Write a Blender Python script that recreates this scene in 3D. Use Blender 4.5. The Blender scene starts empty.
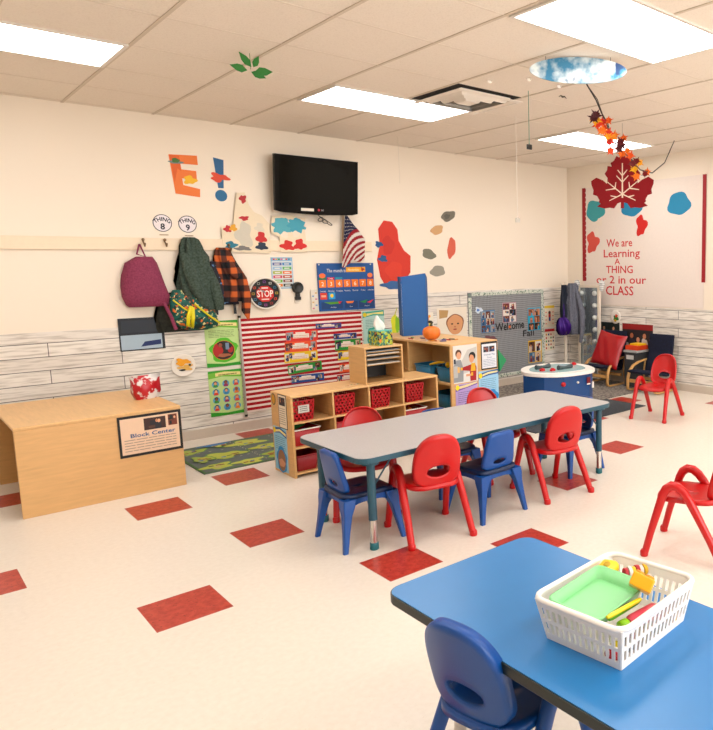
import bpy, math, random
from mathutils import Vector, Matrix
from math import sin, cos, pi, radians as RAD
SC = bpy.context.scene
COL = SC.collection
TS = .3048
# ------------------------------------------------------------------ materials
_mats = {}
def lin(c, g=1.0):
    c = c.lstrip('#'); o = []
    for i in (0, 2, 4):
        v = int(c[i:i+2], 16)/255
        o.append(v/12.92 if v <= .04045 else ((v+.055)/1.055)**2.4)
    return (o[0]**g, o[1]**g, o[2]**g, 1)
def mat(c, kind='plain', rough=.5, metal=0., bump=0., scale=40., var=.04):
    key = (c, kind, rough, metal, bump, scale, var)
    if key in _mats: return _mats[key]
    m = bpy.data.materials.new(kind+'_'+c.lstrip('#')); m.use_nodes = True
    nt = m.node_tree; N = nt.nodes; L = nt.links; b = N['Principled BSDF']
    b.inputs['Roughness'].default_value = rough; b.inputs['Metallic'].default_value = metal
    tc = N.new('ShaderNodeTexCoord'); mp = N.new('ShaderNodeMapping'); L.new(tc.outputs['Object'], mp.inputs['Vector'])
    base = lin(c, 1.0 if kind in ('painted_wall', 'ceiling_grid', 'painted_rail', 'tile_seam') else 1.14 if kind == 'wood' else 1.34)
    if kind in ('screen', 'gloss_black'): b.inputs['Specular IOR Level'].default_value = .12
    no = N.new('ShaderNodeTexNoise'); no.inputs['Scale'].default_value = scale; no.inputs['Detail'].default_value = 4
    L.new(mp.outputs[0], no.inputs['Vector'])
    if kind == 'wood':
        mp.inputs['Scale'].default_value = (1, 1, 9) if var < .2 else (9, 1, 1)
        no.inputs['Scale'].default_value = 6; no.inputs['Distortion'].default_value = .6; var = .16
    mx = N.new('ShaderNodeMix'); mx.data_type = 'RGBA'
    mx.inputs[6].default_value = tuple(min(1, x*(1-var)) for x in base[:3])+(1,)
    mx.inputs[7].default_value = tuple(min(1, x*(1+var)) for x in base[:3])+(1,)
    L.new(no.outputs['Fac'], mx.inputs[0]); L.new(mx.outputs[2], b.inputs['Base Color'])
    if bump:
        bp = N.new('ShaderNodeBump'); bp.inputs['Strength'].default_value = bump; bp.inputs['Distance'].default_value = .002
        L.new(no.outputs['Fac'], bp.inputs['Height']); L.new(bp.outputs[0], b.inputs['Normal'])
    _mats[key] = m; return m
def glow(name, col, s):
    m = bpy.data.materials.new(name); m.use_nodes = True; b = m.node_tree.nodes['Principled BSDF']
    b.inputs['Base Color'].default_value = (.9, .9, .9, 1)
    b.inputs['Emission Color'].default_value = col; b.inputs['Emission Strength'].default_value = s
    return m
def plank_mat():
    m = bpy.data.materials.new('whitewashed_planks'); m.use_nodes = True
    nt = m.node_tree; N = nt.nodes; L = nt.links; b = N['Principled BSDF']; b.inputs['Roughness'].default_value = .7
    tc = N.new('ShaderNodeTexCoord'); sp = N.new('ShaderNodeSeparateXYZ'); L.new(tc.outputs['Object'], sp.inputs[0])
    ad = N.new('ShaderNodeMath'); ad.operation = 'ADD'; L.new(sp.outputs[0], ad.inputs[0]); L.new(sp.outputs[1], ad.inputs[1])
    cb = N.new('ShaderNodeCombineXYZ'); L.new(ad.outputs[0], cb.inputs[0]); L.new(sp.outputs[2], cb.inputs[1])
    br = N.new('ShaderNodeTexBrick'); L.new(cb.outputs[0], br.inputs['Vector'])
    br.inputs['Scale'].default_value = 1; br.inputs['Brick Width'].default_value = 1.3; br.inputs['Row Height'].default_value = .105
    br.inputs['Mortar Size'].default_value = .0035; br.inputs['Mortar Smooth'].default_value = .5; br.offset = .37
    br.inputs['Color1'].default_value = lin('#eee8df'); br.inputs['Color2'].default_value = lin('#e0d8ce'); br.inputs['Mortar'].default_value = lin('#54504c')
    mp = N.new('ShaderNodeMapping'); mp.inputs['Scale'].default_value = (2.2, 2.2, 26); L.new(tc.outputs['Object'], mp.inputs['Vector'])
    no = N.new('ShaderNodeTexNoise'); no.inputs['Scale'].default_value = 2.2; no.inputs['Detail'].default_value = 6; L.new(mp.outputs[0], no.inputs['Vector'])
    rp = N.new('ShaderNodeValToRGB'); rp.color_ramp.elements[0].position = .34; rp.color_ramp.elements[0].color = lin('#a89f94')
    rp.color_ramp.elements[1].position = .54; rp.color_ramp.elements[1].color = (1, 1, 1, 1); L.new(no.outputs['Fac'], rp.inputs[0])
    mx = N.new('ShaderNodeMix'); mx.data_type = 'RGBA'; mx.blend_type = 'MULTIPLY'; mx.inputs[0].default_value = .55
    L.new(br.outputs['Color'], mx.inputs[6]); L.new(rp.outputs[0], mx.inputs[7]); L.new(mx.outputs[2], b.inputs['Base Color'])
    return m
def speckle_mat(name, c1, c2, scale, lo=.42, hi=.58, rough=.6, bump=.2, extra=None):
    g = 1.0 if name in ('vinyl_tile', 'ceiling_tile') else 1.36
    m = bpy.data.materials.new(name); m.use_nodes = True
    nt = m.node_tree; N = nt.nodes; L = nt.links; b = N['Principled BSDF']; b.inputs['Roughness'].default_value = rough
    tc = N.new('ShaderNodeTexCoord'); no = N.new('ShaderNodeTexNoise'); no.inputs['Scale'].default_value = scale; no.inputs['Detail'].default_value = 5
    L.new(tc.outputs['Object'], no.inputs['Vector'])
    rp = N.new('ShaderNodeValToRGB'); e = rp.color_ramp.elements; e[0].position = lo; e[0].color = lin(c1, g); e[1].position = hi; e[1].color = lin(c2, g)
    L.new(no.outputs['Fac'], rp.inputs[0]); last = rp.outputs[0]
    if extra:
        for (col, sc, th) in extra:
            n2 = N.new('ShaderNodeTexNoise'); n2.inputs['Scale'].default_value = sc; n2.inputs['Detail'].default_value = 2; L.new(tc.outputs['Object'], n2.inputs['Vector'])
            r2 = N.new('ShaderNodeValToRGB'); r2.color_ramp.elements[0].position = th; r2.color_ramp.elements[0].color = (0, 0, 0, 1)
            r2.color_ramp.elements[1].position = th+.03; r2.color_ramp.elements[1].color = (1, 1, 1, 1); L.new(n2.outputs['Fac'], r2.inputs[0])
            mx = N.new('ShaderNodeMix'); mx.data_type = 'RGBA'; L.new(r2.outputs[0], mx.inputs[0]); L.new(last, mx.inputs[6]); mx.inputs[7].default_value = lin(col, g); last = mx.outputs[2]
    L.new(last, b.inputs['Base Color'])
    bp = N.new('ShaderNodeBump'); bp.inputs['Strength'].default_value = bump; bp.inputs['Distance'].default_value = .003; L.new(no.outputs['Fac'], bp.inputs['Height']); L.new(bp.outputs[0], b.inputs['Normal'])
    return m
def check_mat(name, c1, c2, sx, sz, c3=None):
    m = bpy.data.materials.new(name); m.use_nodes = True
    nt = m.node_tree; N = nt.nodes; L = nt.links; b = N['Principled BSDF']; b.inputs['Roughness'].default_value = .9
    tc = N.new('ShaderNodeTexCoord'); no = N.new('ShaderNodeTexNoise'); no.inputs['Scale'].default_value = 5
    L.new(tc.outputs['Object'], no.inputs['Vector'])
    vm = N.new('ShaderNodeVectorMath'); vm.operation = 'MULTIPLY_ADD'; L.new(no.outputs['Color'], vm.inputs[0]); vm.inputs[1].default_value = (.03, 0, .03); L.new(tc.outputs['Object'], vm.inputs[2])
    sp = N.new('ShaderNodeSeparateXYZ'); L.new(vm.outputs[0], sp.inputs[0]); outs = []
    for k, s in ((0, sx), (2, sz)):
        mu = N.new('ShaderNodeMath'); mu.operation = 'MULTIPLY'; mu.inputs[1].default_value = s; L.new(sp.outputs[k], mu.inputs[0])
        si = N.new('ShaderNodeMath'); si.operation = 'SINE'; L.new(mu.outputs[0], si.inputs[0])
        mr = N.new('ShaderNodeMapRange'); mr.inputs[1].default_value = -.25; mr.inputs[2].default_value = .25; L.new(si.outputs[0], mr.inputs[0]); outs.append(mr.outputs[0])
    ad = N.new('ShaderNodeMath'); ad.operation = 'ADD'; L.new(outs[0], ad.inputs[0]); L.new(outs[1], ad.inputs[1])
    dv = N.new('ShaderNodeMath'); dv.operation = 'MULTIPLY'; dv.inputs[1].default_value = .5; L.new(ad.outputs[0], dv.inputs[0])
    rp = N.new('ShaderNodeValToRGB'); e = rp.color_ramp.elements; e[0].color = lin(c1); e[1].color = lin(c2)
    if c3: x = rp.color_ramp.elements.new(.5); x.color = lin(c3)
    L.new(dv.outputs[0], rp.inputs[0]); L.new(rp.outputs[0], b.inputs['Base Color'])
    return m
# ------------------------------------------------------------------ mesh builder
class MB:
    def __init__(s): s.v = []; s.f = []; s.mi = []; s.m = []; s.sm = []; s.T = Matrix()
    def slot(s, m):
        if m not in s.m: s.m.append(m)
        return s.m.index(m)
    def add(s, vs, fs, m, smooth=False):
        o = len(s.v); s.v += [tuple(s.T @ Vector(p)) for p in vs]; k = s.slot(m)
        for f in fs: s.f.append(tuple(o+i for i in f)); s.mi.append(k); s.sm.append(smooth)
    def box(s, x0, x1, y0, y1, z0, z1, m):
        s.add([(x0,y0,z0),(x1,y0,z0),(x1,y1,z0),(x0,y1,z0),(x0,y0,z1),(x1,y0,z1),(x1,y1,z1),(x0,y1,z1)],
              [(3,2,1,0),(4,5,6,7),(0,1,5,4),(1,2,6,5),(2,3,7,6),(3,0,4,7)], m)
    def prism(s, poly, z0, z1, m, top=None, smooth=False):
        n = len(poly); a = [(x, y, z0) for x, y in poly]; b = [(x, y, z1) for x, y in poly]
        s.add(a+b, [tuple(range(n-1, -1, -1))]+[(i, (i+1) % n, n+(i+1) % n, n+i) for i in range(n)], m)
        s.add(b, [tuple(range(n))], top or m)
    def tube(s, pts, r, m, n=10, cap=True):
        pts = [Vector(p) for p in pts]; rs = r if isinstance(r, (list, tuple)) else [r]*len(pts); vs = []; up = None
        for i, p in enumerate(pts):
            d = (pts[min(i+1, len(pts)-1)]-pts[max(i-1, 0)]).normalized()
            if up is None:
                up = Vector((0, 0, 1)) if abs(d.z) < .9 else Vector((1, 0, 0))
            a = (up-d*up.dot(d)).normalized(); up = a; b = d.cross(a)
            vs += [tuple(p+(a*cos(2*pi*k/n)+b*sin(2*pi*k/n))*rs[i]) for k in range(n)]
        fs = [(i*n+k, i*n+(k+1) % n, (i+1)*n+(k+1) % n, (i+1)*n+k) for i in range(len(pts)-1) for k in range(n)]
        s.add(vs, fs, m, True)
        if cap: s.add(vs[:n], [tuple(range(n-1, -1, -1))], m); s.add(vs[-n:], [tuple(range(n))], m)
    def loft(s, rings, m, smooth=True, cap=True, closed=True):
        n = len(rings[0]); vs = [p for r in rings for p in r]; e = n if closed else n-1
        s.add(vs, [(i*n+k, i*n+(k+1) % n, (i+1)*n+(k+1) % n, (i+1)*n+k) for i in range(len(rings)-1) for k in range(e)], m, smooth)
        if cap: s.add(rings[0], [tuple(range(n-1, -1, -1))], m); s.add(rings[-1], [tuple(range(n))], m)
    def lathe(s, prof, m, n=24, c=(0, 0)):
        s.loft([[(c[0]+r*cos(2*pi*k/n), c[1]+r*sin(2*pi*k/n), z) for k in range(n)] for r, z in prof], m)
    def ball(s, c, r, m, n=14, k=9):
        r = r if isinstance(r, (list, tuple)) else (r, r, r)
        s.loft([[(c[0]+r[0]*cos(2*pi*i/n)*sin(pi*j/k), c[1]+r[1]*sin(2*pi*i/n)*sin(pi*j/k), c[2]-r[2]*cos(pi*j/k)) for i in range(n)] for j in [.15]+list(range(1, k))+[k-.15]], m)
    def build(s, name, parent=None, loc=(0, 0, 0), rot=0, bev=0, solid=0, sub=0):
        me = bpy.data.meshes.new(name); me.from_pydata(s.v, [], s.f)
        for m in s.m: me.materials.append(m)
        me.polygons.foreach_set('material_index', s.mi); me.polygons.foreach_set('use_smooth', s.sm); me.update()
        o = bpy.data.objects.new(name, me); COL.objects.link(o); o.location = loc; o.rotation_euler = (0, 0, rot)
        if parent: o.parent = parent
        if solid: q = o.modifiers.new('solid', 'SOLIDIFY'); q.thickness = solid; q.offset = 0
        if sub: q = o.modifiers.new('sub', 'SUBSURF'); q.levels = sub; q.render_levels = sub
        if bev: q = o.modifiers.new('bevel', 'BEVEL'); q.width = bev; q.segments = 2; q.limit_method = 'ANGLE'; q.angle_limit = RAD(50)
        return o
def tag(o, label, cat, group=None, kind=None):
    o['label'] = label; o['category'] = cat
    if group: o['group'] = group
    if kind: o['kind'] = kind
    return o
def thing(name, label, cat, loc=(0, 0, 0), rot=0, group=None):
    o = bpy.data.objects.new(name, None); COL.objects.link(o); o.location = loc; o.rotation_euler = (0, 0, rot)
    o.empty_display_size = .1
    return tag(o, label, cat, group)
def struct(o): o['kind'] = 'structure'; return o
def copy_tree(o, parent=None):
    c = o.copy(); COL.objects.link(c); c.parent = parent
    for ch in list(KIDS.get(o.name, [])): copy_tree(ch, c)
    return c
KIDS = {}
def snap_kids():
    KIDS.clear()
    for o in bpy.data.objects:
        if o.parent: KIDS.setdefault(o.parent.name, []).append(o)
def dup(o, loc, rot, label, group=None):
    snap_kids(); c = copy_tree(o); c.location = loc; c.rotation_euler = (0, 0, rot); c['label'] = label
    if group: c['group'] = group
    return c
# ------------------------------------------------------------------ flat printed panels
_tx = {}
def textmesh(t, bold=0):
    if (t, bold) in _tx: return _tx[(t, bold)]
    cu = bpy.data.curves.new('t', 'FONT'); cu.body = t; cu.size = 1; cu.resolution_u = 2; cu.offset = bold
    ob = bpy.data.objects.new('t', cu); COL.objects.link(ob); bpy.context.view_layer.update()
    me = ob.evaluated_get(bpy.context.evaluated_depsgraph_get()).to_mesh()
    vs = [(v.co.x, v.co.y) for v in me.vertices]; fs = [tuple(p.vertices) for p in me.polygons]
    ob.to_mesh_clear(); bpy.data.objects.remove(ob); bpy.data.curves.remove(cu)
    w = max(v[0] for v in vs) if vs else 1
    _tx[(t, bold)] = (vs, fs, w); return _tx[(t, bold)]
def blob(cx, cy, rx, ry, seed=0, amp=.15, n=28, k=3):
    r = random.Random(seed); ph = [r.uniform(0, 6.28) for _ in range(4)]
    return [(cx+rx*(1+amp*sin(k*a+ph[0])*.6+amp*.5*sin((k+2)*a+ph[1]))*cos(a), cy+ry*(1+amp*sin(k*a+ph[0])*.6+amp*.5*sin((k+2)*a+ph[1]))*sin(a)) for a in [2*pi*i/n for i in range(n)]]
def ell(cx, cy, rx, ry, n=24): return [(cx+rx*cos(2*pi*i/n), cy+ry*sin(2*pi*i/n)) for i in range(n)]
AX = {'back': (Vector((1, 0, 0)), Vector((0, 0, 1)), Vector((0, -1, 0))), 'right': (Vector((0, -1, 0)), Vector((0, 0, 1)), Vector((-1, 0, 0))),
      'left': (Vector((0, -1, 0)), Vector((0, 0, 1)), Vector((-1, 0, 0))), 'up': (Vector((1, 0, 0)), Vector((0, 1, 0)), Vector((0, 0, 1)))}
class Panel:
    def __init__(s, O, ax='back', tilt=0): s.O = O; s.U, s.V, s.N = AX[ax]; s.mb = MB(); s.z = .003; s.tilt = tilt
    def P(s, u, v, z):
        c, k = cos(s.tilt), sin(s.tilt); return tuple(s.U*(u*c-v*k)+s.V*(u*k+v*c)+s.N*z)
    def base(s, poly, c, t=.003, **k):
        m = c if not isinstance(c, str) else mat(c, 'paper', rough=k.get('rough', .6)); n = len(poly)
        a = [s.P(x, y, 0) for x, y in poly]; b = [s.P(x, y, t) for x, y in poly]
        s.mb.add(a+b, [tuple(range(n-1, -1, -1)), tuple(range(n, 2*n))]+[(i, (i+1) % n, n+(i+1) % n, n+i) for i in range(n)], m); s.z = t
        return s
    def rbase(s, w, h, c, t=.003, **k): return s.base([(0, 0), (w, 0), (w, h), (0, h)], c, t, **k)
    def up(s): s.z += .0005; return s
    def poly(s, p, c, rough=.6, lift=True):
        if lift: s.z += .00007
        m = c if not isinstance(c, str) else mat(c, 'ink', rough=rough)
        s.mb.add([s.P(x, y, s.z) for x, y in p], [tuple(range(len(p)))], m); return s
    def rect(s, u, v, w, h, c, **k): return s.poly([(u, v), (u+w, v), (u+w, v+h), (u, v+h)], c, **k)
    def ell(s, cx, cy, rx, ry, c, n=20, **k): return s.poly(ell(cx, cy, rx, ry, n), c, **k)
    def text(s, t, cx, v, h, c, wmax=None, arc=None, wfix=None, bold=0):
        vs, fs, w = textmesh(t, bold); k = h/.72; sx = k
        if wmax and w*k > wmax: sx = wmax/w
        if wfix: sx = wfix/w
        s.z += .00007; pts = []
        for x, y in vs:
            X = (x-w/2)*sx; Y = y*k
            if arc: a = X/arc; R = arc+Y; X, Y = R*sin(a), R*cos(a)-arc
            pts.append(s.P(cx+X, v+Y, s.z))
        s.mb.add(pts, fs, mat(c, 'ink')); return s
    def lines(s, u, v, w, n, dy, c, seed=0, th=.35):
        r = random.Random(seed); s.z += .00007
        for i in range(n):
            x = u
            while x < u+w*.93:
                l = min(r.uniform(.05, .13)*w*2, u+w-x); s.rect(x, v-i*dy, l*.9, dy*th, c, lift=False); x += l
            
        return s
    def photo(s, u, v, w, h, seed=0, pal=None):
        r = random.Random(seed); pal = pal or ['#3c5a86', '#7a4a38', '#20242c', '#a8b2b8', '#d8c0a8', '#8c3040', '#4a7ca0', '#e8e2da']
        s.rect(u, v, w, h, r.choice(pal)); s.z += .00007
        for i in range(4): x = r.uniform(0, .6)*w; y = r.uniform(0, .6)*h; s.rect(u+x, v+y, r.uniform(.2, .4)*w, r.uniform(.15, .4)*h, r.choice(pal)); 
        for i in range(r.choice((1, 2, 2, 3))):
            cx = u+w*r.uniform(.2, .8); cy = v+h*r.uniform(.5, .75); k = min(w, h)*.14
            s.poly([(cx-k*1.3, v), (cx+k*1.3, v), (cx+k, cy-k*.6), (cx-k, cy-k*.6)], r.choice(pal))
            s.ell(cx, cy+k*.3, k*1.1, k*1.3, r.choice(['#2a1c16', '#5a3a24', '#8a6038']), 12); s.ell(cx, cy, k*.9, k*1.1, r.choice(['#d9a07c', '#b87a58', '#8c5840', '#e6b896']), 12)
        return s
    def collage(s, u, v, w, h, nx, ny, seed=0, pal=None):
        for i in range(nx):
            for j in range(ny): s.photo(u+w*i/nx, v+h*j/ny, w/nx*.94, h/ny*.94, seed*37+i*7+j, pal)
        return s
    def build(s, name, label=None, cat=None, group=None, parent=None, tagit=True):
        o = s.mb.build(name, parent, s.O)
        if label: tag(o, label, cat, group)
        return o
# ------------------------------------------------------------------ ROOM
WX, WY, H = 5.35, 2.5, 2.7615
X0, Y0 = -4.0, -6.4
CREAM = mat('#f0e3d1', 'painted_wall', rough=.55, bump=.15, scale=220, var=.012)
red_cells = {(0,-1),(-2,-3),(-1,2),(1,3),(1,-4),(3,-5),(6,-3),(9,-2),(3,7),(11,1),(6,0),(14,2),(-4,0),(-5,3),(-3,5),(-5,-5),(13,-4),(16,-1),(8,3),(10,-6),(-2,-8),(2,-11),(7,-9),(12,-9)}
vin = speckle_mat('vinyl_tile', '#e3d8ca', '#e9dfd2', 40, .3, .7, rough=.3, bump=.01, extra=[('#d8cab8', 120, .7)])
vred = speckle_mat('red_vinyl_tile', '#b8473a', '#cc6252', 34, .36, .62, rough=.32, bump=.02, extra=[('#8f2a24', 90, .64)])
seam = mat('#d8c8b4', 'tile_seam', rough=.5)
mb = MB()
i0, i1 = math.floor(X0/TS), math.ceil(WX/TS); j0, j1 = math.floor(Y0/TS), math.ceil(WY/TS)
for i in range(i0, i1):
    for j in range(j0, j1):
        a, b = max(i*TS, X0), min((i+1)*TS, WX); c, d = max(j*TS, Y0), min((j+1)*TS, WY)
        mb.add([(a, c, 0), (b, c, 0), (b, d, 0), (a, d, 0)], [(0, 1, 2, 3)], vred if (i, j) in red_cells else vin)
mb.box(X0, WX, Y0, WY, -.1, -.002, seam)
struct(mb.build('floor'))
def wall(name, *b):
    m = MB(); m.box(*b, CREAM); return struct(m.build(name))
wall('wall_back', X0, WX+.12, WY, WY+.12, 0, H+.1); wall('wall_right', WX, WX+.12, Y0, WY, 0, H+.1)
wall('wall_left', X0-.12, X0, Y0, WY, 0, H+.1)
def wall_open(name, x0, x1, z0, z1):
    m = MB(); m.box(X0, x0, Y0-.12, Y0, 0, H+.1, CREAM); m.box(x1, WX, Y0-.12, Y0, 0, H+.1, CREAM); m.box(x0, x1, Y0-.12, Y0, 0, z0, CREAM); m.box(x0, x1, Y0-.12, Y0, z1, H+.1, CREAM)
    struct(m.build(name))
    m = MB(); fr = mat('#e8e4de', 'window_frame')
    for b in ((x0, x1, z0, z0+.05), (x0, x1, z1-.05, z1), (x0, x0+.05, z0+.05, z1-.05), (x1-.05, x1, z0+.05, z1-.05), ((x0+x1)/2-.025, (x0+x1)/2+.025, z0+.05, z1-.05)): m.box(b[0], b[1], Y0-.1, Y0-.02, b[2], b[3], fr)
    struct(m.build('window_1'))
    L = bpy.data.lights.new('daylight', 'AREA'); L.shape = 'RECTANGLE'; L.size = x1-x0-.1; L.size_y = z1-z0-.1; L.energy = DAY; L.color = (.97, .985, 1)
    o = bpy.data.objects.new('daylight', L); COL.objects.link(o); o.location = ((x0+x1)/2, Y0-.115, (z0+z1)/2); o.rotation_euler = (RAD(90), 0, 0)
DAY = 165
wall_open('wall_front', -.5, 4.6, .8, 2.45)
ceilm = speckle_mat('ceiling_tile', '#e6dacb', '#efe4d6', 120, .3, .5, rough=.9, bump=.35)
mb = MB(); mb.box(X0, WX, Y0, WY, H, H+.1, ceilm); struct(mb.build('ceiling'))
gridm = mat('#d2c3b0', 'ceiling_grid', rough=.6)
gridy = mat('#e2d5c5', 'ceiling_grid', rough=.6)
mb = MB(); gx = []
x = .4877-.6096*8
while x < WX:
    if x > X0: mb.box(x-.010, x+.010, Y0, WY, H-.004, H-.0005, gridm)
    x += .6096
y = .6-.6096*12
while y < WY:
    if y > Y0: mb.box(X0, WX, y-.005, y+.005, H-.003, H-.0007, gridy)
    y += .6096
struct(mb.build('trim_1'))
PL = plank_mat()
mb = MB(); mb.box(X0, 2.1, WY-.010, WY, .0, 1.03, PL); mb.box(2.1, WX-.01, WY-.010, WY, .0, 1.2, PL); struct(mb.build('trim_2'))
mb = MB(); mb.box(WX-.010, WX, Y0, WY-.01, 0, .97, PL); struct(mb.build('trim_3'))
bm_ = mat('#d6cbbe', 'vinyl_cove', rough=.4)
mb = MB(); mb.box(X0, WX-.01, WY-.017, WY-.0102, 0, .085, bm_); struct(mb.build('baseboard_back', bev=.002))
mb = MB(); mb.box(WX-.017, WX-.0102, Y0, WY-.017, 0, .085, bm_); struct(mb.build('baseboard_right', bev=.002))
# coat rail board
railm = mat('#eed9bc', 'painted_rail', rough=.45)
mb = MB(); mb.box(-2.2, 2.42, WY-.018, WY, 1.655, 1.755, railm); struct(mb.build('trim_4', bev=.003))
# ------------------------------------------------------------------ CEILING LIGHTS
LIGHT = 9
gl = glow('light_diffuser', (1, .99, .975, 1), LIGHT)
met = mat('#e8e2da', 'white_metal', rough=.4)
def light(x, y, label):
    t = thing('ceiling_light', label, 'ceiling light', (x, y, H-.012), 0, 'recessed ceiling light panels')
    m = MB(); w, d = 1.2, .6
    for b in ((0, w, 0, .022), (0, w, d-.022, d), (0, .022, .022, d-.022), (w-.022, w, .022, d-.022)): m.box(b[0], b[1], b[2], b[3], 0, .011, met)
    m.build('frame', t)
    m = MB(); m.box(.022, w-.022, .022, d-.022, .003, .010, gl); m.build('diffuser', t)
light(1.112, .598, 'bright rectangular ceiling light panel above the television wall')
light(3.56, .598, 'bright ceiling light panel partly behind the hanging leaf garland')
light(1.112, -1.84, 'bright ceiling light panel nearest above the grey table, at top of view')
light(-1.33, .598, 'bright ceiling light panel left of the one above the television')
for p in ((3.56, -1.84), (-1.33, -1.84), (1.112, -4.28), (3.56, -4.28), (-1.33, -4.28)):
    light(p[0], p[1], 'bright ceiling light panel behind the viewer, towards the window')
# vent
t = thing('ceiling_vent', 'square white ceiling air vent with nested louvre rings beside the light panel', 'air vent', (2.022, .295, H-.042))
dark = mat('#141816', 'vent_gap_shade', rough=.9)
m = MB(); m.box(-.297, .297, -.297, .297, .039, .0415, dark); m.build('shade_sheet', t)  # near-black sheet paints the shade of an open duct between the louvres
vm_ = mat('#f2ebe2', 'vent_metal', rough=.5)
for k, (r0, r1, za, zb) in enumerate(((.298, .27, .006, .0), (.232, .200, .034, -.002), (.158, .126, .034, -.002), (.085, .0, .036, -.002))):
    m = MB()
    if r1 > 0: m.loft([[(-r, -r, z), (r, -r, z), (r, r, z), (-r, r, z)] for r, z in ((r0, za), (r1, zb), (r1, zb+.003), (r0, za+.003), (r0, za))], vm_, smooth=False, cap=False)
    else: m.loft([[(-r, -r, z), (r, -r, z), (r, r, z), (-r, r, z)] for r, z in ((.085, .03), (.06, .0))], vm_, smooth=False)
    m.build('louvre_ring' if r1 else 'centre_plate', t)
# ------------------------------------------------------------------ TELEVISION
blk = mat('#0b0c10', 'gloss_black', rough=.12); blkm = mat('#121316', 'matt_black', rough=.5)
t = thing('television', 'black flat television mounted high on the cream wall', 'television', (1.805, 2.37, 2.265))
t.rotation_euler = (RAD(6), 0, 0)
W2, H2 = .412, .262
m = MB(); m.prism([(-W2, -H2+.02), (-W2+.06, -H2+.005), (0, -H2-.008), (W2-.06, -H2+.005), (W2, -H2+.02), (W2, H2), (-W2, H2)], -.02, .02, blk)
m.v = [(a, -c, b) for a, b, c in m.v]; m.build('casing', t, bev=.004)
m = MB(); m.box(-W2+.045, W2-.045, -.0225, -.0203, -H2+.075, H2-.04, mat('#020a06', 'screen', rough=.08)); m.build('screen', t)
m = MB(); m.box(-.17, -.045, -.0222, -.0203, -H2+.026, -H2+.052, mat('#e4dcd0', 'sticker')); m.build('sticker', t)['label'] = 'white sticker'
p = Panel((0, -.0203, 0)); p.z = .001; p.ell(.005, -H2+.04, .012, .012, '#b01838'); p.text('LG', .04, -H2+.033, .016, '#c8c8cc'); p.build('logo', parent=t)
m = MB(); m.box(-.12, .12, .02, .125, -.1, .1, blkm); m.build('wall_mount', t)
cab = []
for k in range(60):
    a = k/59; cab.append((.02+.13*a+.035*sin(a*17), .03+.0*a, -.27-.05*a-.05*abs(sin(a*9))))
m = MB(); m.tube(cab, .004, blkm, 6); m.build('cable', t)
# ------------------------------------------------------------------ BACK WALL PAPERS
YB = WY-.0005; YP = WY-.0115
p = Panel((.58, YB, 2.12)); O1, O2 = '#f0924a', '#e67c34'
p.base([(0, .33), (.22, .34), (.222, .262), (.085, .262), (.09, .215), (.205, .21), (.205, .14), (.09, .14), (.095, .085), (.225, .06), (.22, -.01), (.03, .01)], O1)
p.poly([(.004, .325), (.08, .325), (.085, .265), (.085, .2), (.06, .22), (.03, .1), (.02, .2)], O2); p.poly(blob(.05, .27, .06, .012, 1), '#8c9a98'); p.poly(blob(.05, .285, .03, .02, 4), '#5d8a48'); p.poly(blob(.15, .13, .05, .035, 7, .3), '#f2c62c')
p.build('paper_letter', 'orange paper letter E with yellow and green patches on the wall', 'wall letter')
p = Panel((.92, YB, 2.1)); p.base([(.01, .36), (.095, .345), (.08, .1), (.035, .1)], '#3878a4'); p.base(ell(.055, .035, .05, .05), '#2f7fa8')
p.poly(blob(.05, .19, .075, .035, 3, .4), '#e2603c')
p.build('paper_exclamation_mark', 'blue paper exclamation mark with orange patch on the wall', 'wall letter')
def disc(x, z, num, lab, sub):
    p = Panel((x, YB, z)); p.base(ell(0, 0, .072, .072, 36), '#2a3050'); p.ell(0, 0, .066, .066, '#efe8ea', 36)
    p.text('THING', 0, .018, .032, '#242a48', wfix=.115, arc=.075, bold=.03); p.text(num, 0, -.052, .05, '#242a48', bold=.03); p.build('name_disc', lab, 'name sign', 'round name discs over the coat hooks')
    p = Panel((x-.03, YB, z-.103)); p.rbase(.07, .011, '#dccab2', .0015); p.lines(.004, .003, .06, 1, .008, '#8c7c6c', 3, .5)
    p.build('name_label', 'tiny name strip under the round THING ' + ('eight' if num == '8' else 'nine') + ' sign', 'label')
disc(.49, 1.88, '8', 'white round sign with navy lettering THING 8', 1); disc(.683, 1.877, '9', 'white round sign with navy lettering THING 9', 2)
# plain stand-in cutouts
p = Panel((.95, WY-.019, 1.645)); p.base([(0, 0), (.42, -.01), (.42, .26), (.36, .33), (.29, .36), (.25, .42), (.22, .53), (.15, .52), (.12, .36), (.1, .23), (.0, .22)], '#ecdfc8')
for q in ((.2, .47, .03, .035, '#c03038'), (.19, .15, .07, .11, '#d8d2c4'), (.2, .3, .04, .02, '#c8283a'), (.05, .2, .03, .03, '#c8283a'), (.1, .21, .03, .03, '#e6b43c'), (.07, .06, .05, .03, '#3590a4'), (.34, .13, .045, .05, '#d03030'), (.33, .22, .04, .04, '#e0d8c8'), (.34, .05, .05, .035, '#24405c'), (.17, .03, .07, .02, '#8f8c88')): p.poly(blob(*q[:4], seed=int(q[0]*100), amp=.3), q[4])
p.build('paper_cutout', 'cream paper cutout with red, yellow, blue and grey patches above the plaid jacket', 'wall decoration')
p = Panel((1.38, WY-.019, 1.645)); p.base([(.08, 0), (.34, 0), (.33, .2), (.34, .32), (.17, .35), (.02, .33), (.0, .18), (.08, .14)], '#ecdfc8')
p.poly(blob(.11, .24, .09, .08, 2, .2, k=7), '#6ab8c4'); p.poly(blob(.25, .25, .085, .07, 5, .2, k=7), '#58b0c2'); p.poly(blob(.13, .16, .035, .03, 5), '#eee2d2'); p.poly(blob(.24, .17, .035, .03, 8), '#eee2d2')
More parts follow.
